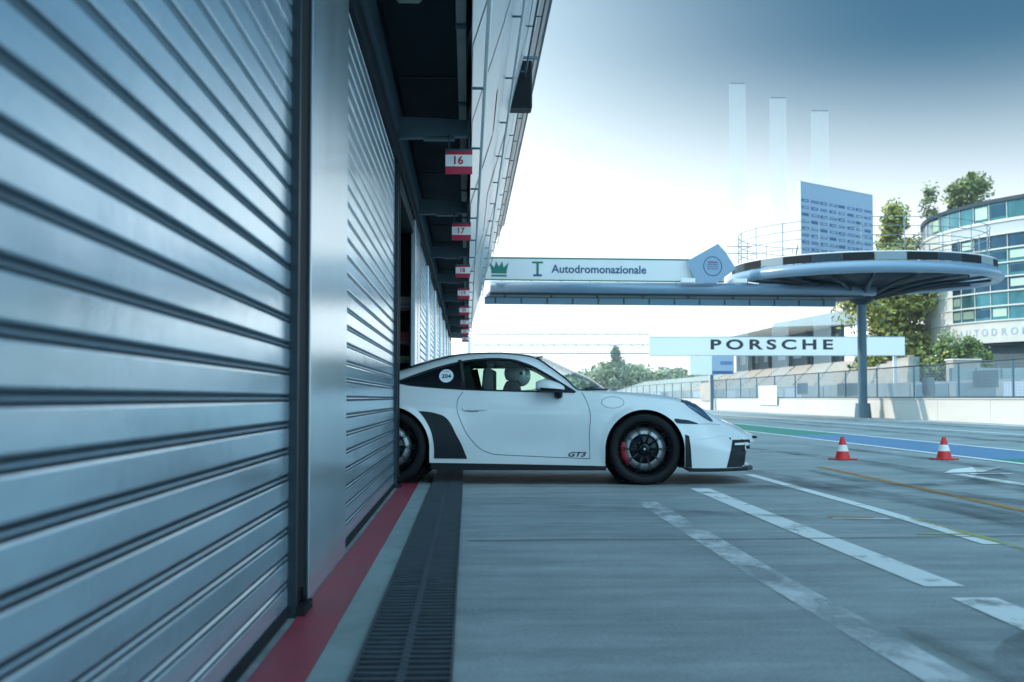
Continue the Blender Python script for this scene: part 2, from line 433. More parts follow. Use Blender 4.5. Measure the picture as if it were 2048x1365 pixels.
for (pts, wd) in [
    ([(4.6, 20), (4.95, 17), (5.15, 14.3), (5.1, 12.4), (5.05, 10.7), (4.8, 8)], .42),
    ([(3.2, 14), (3.38, 11), (3.66, 9.3), (3.72, 7.8), (3.4, 5)], .45),
    ([(3.9, 13.6), (4.0, 11.2), (4.35, 9.5), (4.55, 7)], .3),
    ([(.2, 9.45), (1.2, 9.0), (2.2, 8.35), (3.1, 7.9), (4.6, 7.6)], .12),
    ([(1.65, 3.3), (1.95, 3.9), (2.35, 4.25), (3.0, 4.35)], .38),
    ([(1.4, 2.7), (1.62, 3.4), (1.55, 4.3)], .14),
    ([(.8, 12), (2.4, 11.2), (3.6, 11.1), (5.2, 11.9), (6.2, 14.5)], .35),
    ([(10.2, 10), (10.4, 25), (10.3, 60)], .55), ([(11.6, 10), (11.7, 25), (11.7, 60)], .5),
    ([(14.0, 18), (14.3, 35), (14.4, 70)], .6), ([(5.9, 22), (6.3, 17), (6.1, 13), (5.6, 9)], .28)]:
    # resample smoothly
    P = []
    for i in range(len(pts) - 1):
        p0 = Vector(pts[max(0, i - 1)]); p1 = Vector(pts[i]); p2 = Vector(pts[i + 1]); p3 = Vector(pts[min(len(pts) - 1, i + 2)])
        for k in range(8):
            t = k / 8
            P.append(tuple(.5 * ((2 * p1) + (-p0 + p2) * t + (2 * p0 - 5 * p1 + 4 * p2 - p3) * t * t + (-p0 + 3 * p1 - 3 * p2 + p3) * t ** 3)))
    P.append(pts[-1]); n = len(P)
    strip('tyre_mark', P, [wd * min(1, .15 + 4 * min(i, n - 1 - i) / n) for i in range(n)], 'rubber', .012)
for yy in (3.1, 7.0, 11.2, 18, 26):
    strip('slab_joint', [(.0, yy), (.6, yy + .05), (1.5, yy + .02), (6, yy + .3)], .018, 'black_soft', .006)
# drain grate
root = empty('drain_grate', (-.194, 0, 0), 0, 'long dark drainage grate of crosswise bars set along the garage fronts', 'drain grate')
m = MB(); m.add([(-.145, -.5, .006), (.145, -.5, .006), (.145, 46, .006), (-.145, 46, .006)], [(0, 1, 2, 3)], 'grate_hole'); m.build('channel', root)
m = MB()
for sx in (-.152, .144): m.box(sx, sx + .008, -.5, 46, .0, .016, 'grate')
m.box(-.012, .012, -.5, 46, .007, .013, 'grate')
y = -.5
while y < 34:
    m.box(-.1435, .1435, y, y + .016, .008, .0155, 'grate'); y += .075
m.build('grating', root)

# ------------------------------------------------------------------ pit building
pb = empty('pit_building', (WX, 10, 0), 0, 'long pit building with metal roller shutters, dark soffit and outward leaning pale facade', 'building')
def pbb(mb, name, parent=pb, bevel=0):
    o = mb.build(name, parent, bevel=bevel); o.matrix_parent_inverse = Matrix.Translation((-WX, -10, 0)); return o
def shutter(y0, y1, zt=3.03, xs=WX - .035, dp=1.):
    """slatted curtain with two guide rails, slats 100 mm"""
    m = MB(); prof = []; z = .045
    while z < zt:
        prof += [(0, z), (.002, z + .004), (.002, z + .066), (.000, z + .071), (-.018, z + .0715), (-.019, z + .0760), (-.004, z + .0775), (.003, z + .0825), (-.004, z + .0875), (-.019, z + .0890), (-.018, z + .0950)]
        z += .1
    prof = [p for p in prof if p[1] < zt]
    vs = [(xs + a * dp, yy, zz) for yy in (y0, y1) for (a, zz) in prof]; K = len(prof)
    m.add(vs, [(k, k + 1, K + k + 1, K + k) for k in range(K - 1)], 'slat')
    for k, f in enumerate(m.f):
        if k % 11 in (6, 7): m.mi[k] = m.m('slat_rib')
        if k % 11 in (3, 4, 8, 9): m.mi[k] = m.m('joint_shade')  # groove faces painted dark so the joints look deeper
    m.box(xs - .012, xs + .012, y0, y1, .008, .044, 'black_soft')
    o = pbb(m, 'roller_shutter')
    return o
def guide(y0, y1, par, zt=3.03):
    m = MB(); m.box(WX - .05, WX - .016, y0, y1, 0, zt, 'rail_dark')
    m.box(WX - .016, WX - .002, y0, y0 + .04, 0, zt, 'rail_dark'); m.box(WX - .016, WX - .002, y1 - .04, y1, 0, zt, 'rail_dark')
    m.box(WX - .0155, WX - .010, y0 + .05, y1 - .05, .05, zt - .05, 'black_soft')
    m.build('guide_rail', par)
    b = MB(); b.box(WX - .014, WX + .03, y0 + .02, y1 - .1, .0, .035, 'black_soft'); b.tube([(WX + .005, (y0 + y1) / 2, .036), (WX + .005, (y0 + y1) / 2, .09)], .012, 'black_soft')
    b.build('floor_bolt', par)
def pillar(y0, y1, zt=3.03, dep=.25, seams=True):
    m = MB(); m.box(WX - dep, WX, y0, y1, 0, zt, 'pillar')
    n = max(1, int(round((y1 - y0) / .75)))
    for k in range(1, n if seams else 1): m.box(WX + .0005, WX + .004, y0 + (y1 - y0) * k / n - .006, y0 + (y1 - y0) * k / n + .006, .01, zt - .01, 'steel_mid')
    pbb(m, 'pillar', bevel=.012)
bays = [(-3.2, 4.45, True), (6.45, 11.08, True), (11.5, 14.75, False)]
s1 = shutter(-3.2, 4.60); guide(4.60, 4.95, s1)
pillar(4.953, 6.445, seams=False)
s2 = shutter(6.45, 11.15, dp=.5); guide(11.153, 11.5, s2)
pillar(14.75, 16.3, dep=.05)
y = 16.3
while y < 44:
    s_ = shutter(y + .16, y + 3.5, dp=.5); guide(y + .003, y + .157, s_); pillar(y + 3.503, y + 4.6); y += 4.603
# lintel above the doors and the wall over it
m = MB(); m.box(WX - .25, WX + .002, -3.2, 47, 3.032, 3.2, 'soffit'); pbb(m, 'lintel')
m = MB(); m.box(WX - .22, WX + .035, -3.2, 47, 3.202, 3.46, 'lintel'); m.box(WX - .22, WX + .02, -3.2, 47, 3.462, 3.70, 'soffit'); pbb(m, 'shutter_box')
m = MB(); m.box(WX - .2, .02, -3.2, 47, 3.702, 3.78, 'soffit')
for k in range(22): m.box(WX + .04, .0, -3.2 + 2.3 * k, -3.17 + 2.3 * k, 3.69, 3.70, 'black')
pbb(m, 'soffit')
m = MB(); m.box(-.085, -.015, -3.2, 47, 3.52, 3.70, 'pipe_pale')
for k in range(22): m.box(-.09, -.012, 1.6 + 2.3 * k, 1.68 + 2.3 * k, 3.50, 3.70, 'beam')
pbb(m, 'cable_tray')
BY = [1.5, 6.1, 10.7, 15.2, 19.9, 24.2, 28.9, 33.5, 38.1, 42.7]
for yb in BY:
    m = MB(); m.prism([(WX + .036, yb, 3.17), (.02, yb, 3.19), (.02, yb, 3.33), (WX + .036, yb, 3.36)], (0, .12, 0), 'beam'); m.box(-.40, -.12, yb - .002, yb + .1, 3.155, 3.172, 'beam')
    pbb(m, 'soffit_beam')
# leaning facade: profile (x, z)
PR = [(.03, 3.16), (.035, 3.30), (.32, 4.2), (.62, 5.25), (.88, 6.25), (1.12, 7.0), (1.40, 7.62)]
def fp(t, off=0.):
    t = max(0, min(.9999, t)) * (len(PR) - 1); i = int(t); u = t - i
    return (PR[i][0] + (PR[i + 1][0] - PR[i][0]) * u + off, PR[i][1] + (PR[i + 1][1] - PR[i][1]) * u)
yy = -3.2; k = 0
random.seed(11)
while yy < 46.5:
    y1 = min(47, yy + 2.29)
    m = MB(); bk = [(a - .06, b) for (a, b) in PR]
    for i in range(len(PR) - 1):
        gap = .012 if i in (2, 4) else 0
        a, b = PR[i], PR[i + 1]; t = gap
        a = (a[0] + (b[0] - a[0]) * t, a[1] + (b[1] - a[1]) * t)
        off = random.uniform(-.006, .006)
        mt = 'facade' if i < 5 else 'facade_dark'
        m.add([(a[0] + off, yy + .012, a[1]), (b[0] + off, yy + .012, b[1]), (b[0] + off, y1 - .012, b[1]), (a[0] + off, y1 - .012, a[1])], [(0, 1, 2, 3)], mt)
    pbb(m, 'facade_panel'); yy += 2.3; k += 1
m = MB()
N = len(PR); vs = [(a - .035, yq, b) for yq in (-3.2, 47) for (a, b) in PR]
m.add(vs, [(i, i + 1, N + i + 1, N + i) for i in range(N - 1)], 'facade_dark')
endp = [(a - .035, 46.98, b) for (a, b) in PR] + [(-4, 46.98, 7.62), (-4, 46.98, 0), (WX - .26, 46.98, 0), (WX - .26, 46.98, 3.2)]
m.prism(endp, (0, .05, 0), 'wall_render')
pbb(m, 'facade_backing')
m = MB(); m.box(-4, 1.44, -3.2, 47.05, 7.621, 7.80, 'facade_dark'); m.box(-4, 1.40, -3.2, 47.05, 7.801, 7.84, 'roof_grey'); pbb(m, 'roof')
m = MB()
for t in (.16, .40, .62, .80):
    x, z = fp(t, .10); m.tube([(x, -3.2, z), (x, 46.9, z)], .016, 'white' if t < .6 else 'facade_dark', 6)
yy = -2.05
while yy < 47:
    for t in (.16, .40, .62, .80): m.tube([(fp(t)[0], yy, fp(t)[1]), (fp(t, .10)[0], yy, fp(t)[1])], .012, 'steel_mid', 6)
    yy += 2.3
pbb(m, 'railing')
m = MB(); m.box(-4.0, WX - .26, -3.2, -3.1, 0, 7.6, 'wall_render'); m.box(-4.0, -3.9, -3.1, 46.9, 0, 7.6, 'wall_render'); pbb(m, 'wall')
# garage room behind the open door
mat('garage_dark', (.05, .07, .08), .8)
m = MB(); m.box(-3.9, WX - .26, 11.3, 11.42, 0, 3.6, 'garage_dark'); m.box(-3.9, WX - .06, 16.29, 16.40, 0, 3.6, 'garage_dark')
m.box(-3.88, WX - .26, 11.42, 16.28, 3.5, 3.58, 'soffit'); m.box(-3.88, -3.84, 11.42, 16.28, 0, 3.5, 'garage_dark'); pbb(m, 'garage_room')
m = MB(); m.box(WX - .22, WX - .02, 11.502, 14.748, 2.86, 3.03, 'rail_dark'); pbb(m, 'door_head')

# things hanging from the building
def garage_sign(i, yb):
    r = empty('garage_sign', (-.08, yb - .06, 3.16), 0, ['red and white garage sign hanging nearest above the white car', 'second nearest red and white hanging garage sign, beyond the one above the car', 'third red and white garage sign hanging from the soffit', 'small red and white sign, fourth along the row', 'tiny red and white sign, fifth along the row'][i] if i < 5 else ['sixth', 'seventh', 'eighth', 'ninth'][i - 5] + ' of the red and white signs receding along the soffit', 'sign', 'red garage number signs under the soffit')
    h = .3315; m = MB(); m.box(-.12, .12, -.012, .012, -h, -h + .205, 'sign_red'); m.build('panel', r)
    m = MB(); m.box(-.12, .12, -.0145, -.0121, -h + .068, -h + .172, 'white'); m.build('number_band', r)
    text_mesh(str(16 + i), .10, 'number', 'sign_red', facing(-.01, -.0165, -h + .119), r, bold=.002)
    m = MB()
    for s in (-.09, .09): m.tube([(s, 0, -h + .206), (s, 0, .03)], .006, 'fence_metal', 6)
    m.box(-.12, .12, -.01, .01, -h + .206, -h + .226, 'fence_metal'); m.build('hanger', r)
for i, yb in enumerate(BY[2:]): garage_sign(i, yb)
r = empty('loudspeaker', (.86, 19.2, 5.9), 0, 'black loudspeaker box mounted high on the leaning facade', 'loudspeaker')
m = MB(); m.box(-.19, .17, -.2, .2, -.42, .35, 'black'); m.build('cabinet', r, bevel=.02)
m = MB(); m.box(-.16, .14, -.215, -.202, -.38, .31, 'black_soft'); m.cyl((0, 0), .001, 0, .001, 'black_soft', 6); m.build('grille', r)
m = MB(); m.box(-.05, .25, -.25, -.20, .36, .40, 'steel_mid'); m.tube([(0, 0, .35), (.05, 0, .75)], .03, 'steel_mid'); m.build('bracket', r)
r = empty('soffit_lamp', (-.42, 8.4, 3.70), 0, 'small pale lamp fitted under the dark soffit', 'lamp')
m = MB(); m.box(-.09, .09, -.05, .05, -.05, 0, 'pipe_pale'); m.build('housing', r, bevel=.01)
m = MB(); m.box(-.075, .075, -.04, .04, -.062, -.0505, 'tower_glass_lit'); m.build('diffuser', r)

# rack and boxes inside the open garage
r = empty('storage_rack', (-1.17, 15.6, 0), 0, 'grey metal storage rack inside the open garage behind the white car', 'rack')
m = MB()
for sx in (-.45, .45):
    for sy in (-.25, .25): m.box(sx - .02, sx + .02, sy - .02, sy + .02, 0, 2.05, 'shelf_grey')
m.build('frame', r)
for z in (.3, .85, 1.28, 1.52, 1.95):
    m = MB(); m.box(-.47, .47, -.27, .27, z, z + .035, 'shelf_grey'); m.build('shelf', r)
m = MB(); m.box(-1.5, -.735, 15.34, 15.8, 1.556, 1.68, 'tool_red'); m.box(-1.2, -.9, 15.33, 15.34, 1.61, 1.63, 'black_soft')
tag(m.build('tool_box', bevel=.01), 'red tool box on the storage rack in the open garage', 'tool box')
m = MB(); m.box(-1.52, -.73, 15.36, 15.8, 1.316, 1.37, 'tool_green')
m.box(-1.52, -.73, 15.35, 15.359, 1.33, 1.345, 'white'); tag(m.build('flat_case', bevel=.006), 'flat lime green case on the rack in the open garage', 'case')
m = MB(); m.box(-1.50, -.73, 15.36, 15.8, 1.986, 2.13, 'banner_white'); m.box(-1.50, -.73, 15.35, 15.359, 2.02, 2.04, 'grey_print')
tag(m.build('storage_box', bevel=.01), 'pale storage box on top of the rack in the open garage', 'box')

# ------------------------------------------------------------------ pit wall, fence, post
m = MB(); m.box(17.45, 17.85, 8, 230, 0, .80, 'white_wall'); m.box(17.40, 17.90, 8, 230, .802, .835, 'white_wall')
yy = 8
for k in range(50): m.box(17.446, 17.449, 8 + 4.5 * k, 8.02 + 4.5 * k, .03, .79, 'stand_grey')
pw = m.build('pit_wall'); tag(pw, 'low white concrete pit wall running along the far side of the pit lane', 'wall')
r = empty('debris_fence', (17.6, 30, .836), 0, 'long dark railed mesh fence on top of the white pit wall', 'fence')
m = MB(); m.box(-.03, .03, -22, 150, 0, .06, 'fence_metal'); m.build('bottom_rail', r)
m = MB(); m.tube([(0, -22, 1.26), (0, 150, 1.26)], .028, 'fence_metal', 6); m.build('top_rail', r)
m = MB()
for k in range(11): m.box(-.006, .006, -22, 150, .16 + .1 * k, .168 + .1 * k, 'fence_wire')
yy = -22
while yy < 60: m.box(-.005, .005, yy, yy + .008, .06, 1.24, 'fence_wire'); yy += .12
m.build('mesh', r)
for k in range(40):
    m = MB(); m.box(-.03, .03, -22 + 4.3 * k, -21.96 + 4.3 * k, .061, 1.235, 'steel_mid'); m.build('post', r)
for (y0, y1, z0, z1) in ((9.5, 11.5, .35, .95), (15, 16.2, .1, .8), (3, 4.2, .55, 1.05), (-1.5, -.4, .5, 1.0), (24, 27, .1, .7), (32, 34, .2, .8)):
    m = MB(); m.box(.12, .14, y0, y1, z0, z1, 'steel_mid'); m.build('wind_screen', r)
# pale boards standing against the fence
for i, (u, Y, wd, z0, z1, mt, lb) in enumerate([(605, 66, 1.6, .45, 1.55, 'banner_white', 'pale notice board hung on the pit wall fence, left of the tall dark post'), (480, 80, 1.5, .65, 1.95, 'seat_beige', 'cream notice board on the pit wall fence near the front of the white car')]):
    X = 17.36; yy = 17.36 * 2400 / u
    m = MB(); m.box(X - .03, X, yy - 2.1, yy + 2.1, z0, z1, mt); m.box(X - .034, X - .031, yy - 1.6, yy + 1.6, z0 + .25, z0 + .3, 'led_light')
    tag(m.build('notice_board', bevel=.01), lb, 'board')

# track-side wall beyond the racing track and grass
m = MB(); m.box(30.0, 30.3, 20, 420, 0, 1.9, 'track_wall')
for k in range(60): m.box(29.97, 29.999, 21 + 6.6 * k, 26.5 + 6.6 * k, .7, 1.75, random.choice(['fence_panel', 'track_wall', 'led_light', 'steel_mid']))
tag(m.build('advertising_wall'), 'long pale blue advertising wall on the far side of the racing track', 'wall')

# ------------------------------------------------------------------ grandstand
gs = empty('grandstand', (38, 160, 0), 0, 'long grandstand with beige seat rows under a white cantilever roof', 'grandstand')
def gsb(mb, name, bevel=0):
    o = mb.build(name, gs, bevel=bevel); o.matrix_parent_inverse = Matrix.Translation((-38, -160, 0)); return o
for k in range(13):
    x0 = 32 + .95 * k; z0 = 1.3 + .30 * k; y0 = (x0 + .9) / .381
    m = MB(); m.box(x0, x0 + .95, y0, 420, 0, z0, 'stand_grey'); gsb(m, 'terrace_step')
    m = MB(); yy = y0 + .5
    while yy < 190:
        m.box(x0 + .1, x0 + .55, yy, yy + 7.6, z0 + .001, z0 + .20, 'seat_beige'); yy += 8.4
    m.box(x0 + .1, x0 + .55, yy, 197, z0 + .001, z0 + .20, 'stand_grey')
    gsb(m, 'seat_row')
m = MB(); m.box(44.4, 44.8, 141, 197, 0, 11.0, 'stand_dark')
for k in range(7): m.box(44.35, 44.399, 142 + 8 * k, 146 + 8 * k, 6.2, 8.6, 'stand_grey')
gsb(m, 'back_wall')
m = MB(); m.prism([(36.5, 142, 9.35), (46.5, 139, 9.55), (46.5, 139, 11.6), (36.5, 142, 9.75)], (0, 56, 0), 'white'); gsb(m, 'roof')
for k in range(6):
    m = MB(); m.box(43.7, 44.2, 143 + 10 * k, 143.5 + 10 * k, 5.2, 9.45, 'stand_dark'); gsb(m, 'roof_post')

# ------------------------------------------------------------------ gantry with large board
gt = empty('track_gantry', (12, 86, 0), R(-2), 'white truss gantry across the track carrying a long white board with dark capital letters', 'gantry')
def PXZ(x, y, Y): return ((x - 935) / 2400 * Y, EYE + (797 - y) / 2400 * Y)
x0, z1 = PXZ(1300, 673, 86); x1, z0 = PXZ(1813, 712, 86)
m = MB()
for zz in (PXZ(0, 668, 86)[1], PXZ(0, 690, 86)[1], PXZ(0, 707, 86)[1]):
    m.tube([(-11.6, 0, zz), (x0 - 12, 0, zz)], .045, 'steel_mid', 6)
for k in range(16): m.tube([(-11.6 + k * .8, 0, PXZ(0, 668, 86)[1]), (-11.2 + k * .8, 0, PXZ(0, 707, 86)[1])], .012, 'fence_wire', 5)
m.build('truss', gt)
m = MB(); m.box(x0 - 12, x1 - 12, -.15, .15, z0, z1, 'white'); m.box(x0 - 12, x1 - 12, -.17, -.151, z1 - .04, z1, 'fence_wire'); m.box(x0 - 12, x1 - 12, -.17, -.151, z0, z0 + .04, 'fence_wire'); m.build('board', gt)
tm = text_mesh('PORSCHE', .98, 'lettering', 'black_print', facing((1545 - 935) / 2400 * 86 - 12, -.16, (z0 + z1) / 2 + .08), gt, bold=.028, spacing=1.42, xscale=1.62)
for sx in (x1 - 12.6, (1425 - 935) / 2400 * 86 - 12, -11.9):
    m = MB(); m.box(sx - .12, sx + .12, .16, .4, 0, z1, 'banner_white'); m.build('post', gt, bevel=.02)

# information box hanging below the board
r = empty('race_information_screen', (17.2, 84, 0), 0, 'white box with pale blue screen face below the long lettered board', 'screen')
xa, zt_ = PXZ(1380, 712, 84); xb, zb_ = PXZ(1425, 750, 84); xc = PXZ(1470, 0, 84)[0]
m = MB(); m.box(xa - 17.2, xb - 17.2, -.4, .4, zb_, zt_, 'white'); m.build('cabinet', r, bevel=.03)
m = MB(); m.box(xb - 17.19, xc - 17.2, -.3, .4, zb_ + .05, zt_, 'led_light'); m.box(xb - 17.19, xc - 17.3, -.305, -.3005, zb_ + .06, zb_ + .27, 'led_blue'); m.box(xb - 16.6, xc - 17.3, -.305, -.3005, zb_ + .7, zb_ + .95, 'led_mid'); m.build('screen', r)
m = MB(); m.box(-.1, .1, -.1, .1, 0, zb_, 'steel_mid'); m.build('post', r)

# ------------------------------------------------------------------ podium disc, bridge, banner
YB = 48.
br = empty('podium_bridge', (0.9, YB, 0), R(3.6), 'steel footbridge crossing the pit lane from the building to the round podium', 'bridge')
def bz(y): return EYE + (797 - y) / 2400 * YB
m = MB(); m.tube([(0, 0, (bz(562) + bz(585)) / 2), (16, 0, (bz(562) + bz(585)) / 2)], .235, 'pale_blue_paint', 20); m.build('main_tube', br)
m = MB(); m.box(0, 15.5, .0, 2.4, bz(588.5), bz(584.5), 'steel_dark'); m.box(0, 15.3, .3, 2.2, bz(583.5), bz(580), 'steel_mid'); m.build('deck', br)
m = MB(); m.box(-.2, 14.4, .2, .45, bz(607), bz(593), 'steel_mid'); m.box(-.2, 14.4, .18, .47, bz(594), bz(592.5), 'steel_dark')
for k in range(14): m.box(.2 + k * 1.05, .26 + k * 1.05, .195, .199, bz(606), bz(594.5), 'steel_dark')
m.build('lower_beam', br)
for k in range(8):
    m = MB(); m.box(.6 + 1.9 * k, .68 + 1.9 * k, .5, .58, bz(593), bz(589), 'steel_dark'); m.build('hanger', br)
m = MB(); m.tube([(0, .3, bz(512)), (8.6, .3, bz(512))], .02, 'fence_wire', 6)
m.tube([(9.8, .3, bz(484)), (10.9, .3, bz(484))], .02, 'fence_wire', 6)
m.tube([(9.6, .3, bz(498)), (11.0, .3, bz(498))], .02, 'fence_wire', 6)
for k in range(8): m.tube([(.5 + k * 1.2, .3, bz(512)), (.5 + k * 1.2, .3, bz(562))], .02, 'fence_wire', 6)
m.build('railing', br)
# banner in two colours with lettering
bn = empty('advertising_banner', (0.9, YB - .30, 0), R(3.6), 'long pale banner with green borders and green crown emblems on the footbridge', 'banner')
Lb = 9.55
m = MB(); m.box(-.3, Lb, 0, .05, bz(562), bz(515.5), 'banner_white'); m.build('panel', bn)
m = MB(); m.box(-.3, Lb, -.006, -.0005, bz(518), bz(515), 'green_print'); m.box(-.3, Lb, -.006, -.0005, bz(562.5), bz(559.5), 'green_print'); m.build('border', bn)
def crown(cx, cz, s, mt='green_print'):
    m = MB(); pts = [(-.5, -.30), (.5, -.30), (.5, -.12), (.62, .42), (.30, .10), (.2, .5), (0, .15), (-.2, .5), (-.30, .10), (-.62, .42), (-.5, -.12)]
    m.prism([(cx + a * s, -.008, cz + b * s) for a, b in pts], (0, .006, 0), mt)
    m.box(cx - .5 * s, cx + .5 * s, -.008, -.002, cz - .50 * s, cz - .38 * s, mt)
    m.build('crown_emblem', bn)
crown(.35, bz(539), .62); crown(Lb - .55, bz(539), .62)
m = MB(); cx = (1075 - 935) / 2400 * YB - .9
m.box(cx - .05, cx + .05, -.008, -.002, bz(553), bz(523.5), 'green_print'); m.box(cx - .22, cx + .22, -.009, -.003, bz(527), bz(523.2), 'green_print'); m.box(cx - .17, cx + .17, -.009, -.003, bz(553), bz(549), 'navy_print'); m.build('logo', bn)
text_mesh('Autodromonazionale', .45, 'lettering', 'navy_print', facing((1200 - 935) / 2400 * YB - .9, -.006, bz(538.5)), bn, bold=.010, xscale=1.0)
# diamond sign
ds = empty('diamond_sign', (9.95, YB + .15, 0), R(10), 'pale blue diamond shaped board with a round emblem beside the banner', 'sign')
dp = [(-1.15, bz(521)), (.18, bz(484)), (.50, bz(500)), (.95, bz(534)), (.12, bz(564)), (-.75, bz(564))]
m = MB(); m.prism([(a, -.1, b) for a, b in dp], (0, .1, 0), 'pale_blue_paint'); m.build('board', ds)
m = MB(); cz = bz(530)
m.lathe([(.40, -.001), (.40, -.008), (.37, -.008), (.37, -.001)], 'navy_print', 40, 'y', (-.06, -.1, cz))
m.box(-.26, .16, -.106, -.101, cz + .12, cz + .2, 'purple_print')
for k in range(3): m.box(-.30, .18, -.106, -.101, cz - .12 + .09 * k, cz - .095 + .09 * k, 'navy_print')
m.build('emblem', ds)
for i, (xx, lb) in enumerate(((-1.35, 'small white floodlight box on the bridge left of the diamond board'), (.75, 'small white floodlight box on the bridge right of the diamond board'))):
    m = MB(); m.box(9.95 + xx, 10.5 + xx, YB - .25, YB + .05, bz(565), bz(556), 'white'); tag(m.build('floodlight', bevel=.02), lb, 'floodlight')

# podium
PC = Vector((16.7, 50.2)); RR = 5.42
pd = empty('podium_disc', (PC.x, PC.y, 0), 0, 'round steel podium platform with checkered rim on a single dark column', 'podium')
zr = 5.84
m = MB(); m.tube([(RR * math.cos(2 * PI * k / 96), RR * math.sin(2 * PI * k / 96), zr) for k in range(96)], .235, 'pale_blue_paint', 16, closed=True); m.build('ring_tube', pd)
m = MB(); m.lathe([(.7, zr - .55), (2.6, zr - .18), (4.25, zr - .05), (4.25, zr + .02), (.7, zr + .02)], 'steel_dark', 64); m.build('deck', pd)
for k in range(16):
    a = 2 * PI * (k + .5) / 16; m = MB(); c, s_ = math.cos(a), math.sin(a)
    m.tube([(.5 * c, .5 * s_, zr - .75), (2.8 * c, 2.8 * s_, zr - .32), (RR * c, RR * s_, zr - .08)], [.11, .08, .05], 'steel_dark', 8); m.build('rib', pd)
m = MB(); m.lathe([(.22, zr - 1.05), (.9, zr - .62), (.9, zr - .5), (.1, zr - .5)], 'steel_dark', 32); m.build('hub', pd)
for k in range(28):
    a0, a1 = 2 * PI * k / 28, 2 * PI * (k + .98) / 28
    m = MB(); m.lathe([(RR - .12, zr + .262), (RR - .02, zr + .262), (RR - .02, zr + .56), (RR - .12, zr + .56), (RR - .12, zr + .262)], 'black_soft' if k % 2 else ('fence_panel' if k % 4 == 0 else 'steel_dark'), 4, a0=a0, a1=a1, smooth=False)
    m.build('rim_tile', pd)
m = MB(); m.tube([((RR - .07) * math.cos(2 * PI * k / 96), (RR - .07) * math.sin(2 * PI * k / 96), zr + .59) for k in range(96)], .03, 'white', 6, closed=True)
m.build('rim_cap', pd)
m = MB()
for h in (.9, 1.25, 1.6, 1.95):
    m.tube([((RR - .3) * math.cos(2 * PI * k / 72), (RR - .3) * math.sin(2 * PI * k / 72), zr + h) for k in range(72)], .015, 'fence_wire', 5, closed=True)
for k in range(20):
    a = 2 * PI * k / 20; m.tube([((RR - .3) * math.cos(a), (RR - .3) * math.sin(a), zr), ((RR - .3) * math.cos(a), (RR - .3) * math.sin(a), zr + 1.98)], .02, 'fence_wire', 5)
m.build('railing', pd)
m = MB(); m.cyl((0, 0), .19, 0, zr - .8, 'column_paint', 20); m.cyl((0, 0), .36, .0, .62, 'column_paint', 20, .30)
m.build('column', pd)
# podium backdrop
a = Vector((14.25, 50.6)); b = Vector((18.55, 54.0)); d = (b - a); Lk = d.length
bk = empty('podium_backdrop', (a.x, a.y, zr + .03), math.atan2(d.y, d.x), 'blue and white patterned backdrop wall standing on the round podium', 'backdrop')
Hk = 4.25
m = MB(); m.box(0, Lk, 0, .12, 0, Hk, 'led_light'); m.build('wall_panel', bk)
m = MB(); m.box(-.03, 0, -.02, .14, 0, Hk + .03, 'white'); m.box(-.03, Lk, -.02, .14, Hk + .001, Hk + .03, 'white'); m.build('frame', bk)
m = MB(); random.seed(5)
for j in range(12):
    for i in range(8):
        x = .08 + i * (Lk - .1) / 8; z = .10 + j * .30; hh = .13
        mt = 'led_blue' if (i + j) % 2 else 'led_mid'
        m.box(x, x + .50 + .1 * ((i * j) % 2), -.006, -.001, z, z + hh, mt)
        if (i + j) % 3: m.box(x + .15, x + .42, -.010, -.0065, z + .04, z + .09, 'led_light')
m.build('printed_pattern', bk)
m = MB()
for xx in (.6, Lk / 2, Lk - .6): m.tube([(xx, .14, Hk * .8), (xx, 1.0, .03)], .03, 'steel_mid', 6)
m.build('brace', bk)
# three pylons
for i, (xl, xr, yt) in enumerate(((1467, 1500, 155), (1550, 1583, 184), (1635, 1670, 210))):
    Y = (100, 104.7, 109.3)[i]; X0, Z1 = PXZ(xl, yt, Y); X1 = PXZ(xr, 0, Y)[0]
    r = empty('pylon', ((X0 + X1) / 2, Y, 0), 0, ['tallest and leftmost of the three slim white pylons', 'middle one of the three slim white pylons', 'shortest of the three slim white pylons, above the patterned backdrop'][i], 'pylon', 'slim white pylons behind the podium')
    h = (X1 - X0) / 2
    m = MB(); m.box(-h + .03, h - .03, -.02, .02, .4, Z1 - .05, 'pylon_glass'); m.build('panel', r)
    m = MB(); m.box(-h, -h + .03, -.05, .05, 0, Z1, 'pylon_glass'); m.box(h - .03, h, -.05, .05, 0, Z1, 'pylon_glass'); m.box(-h + .03, h - .03, -.05, .05, Z1 - .05, Z1, 'steel_mid'); m.build('frame', r)
    m = MB(); m.box(-h - .1, h + .1, -.3, .3, 0, .4, 'stand_grey'); m.build('base', r)

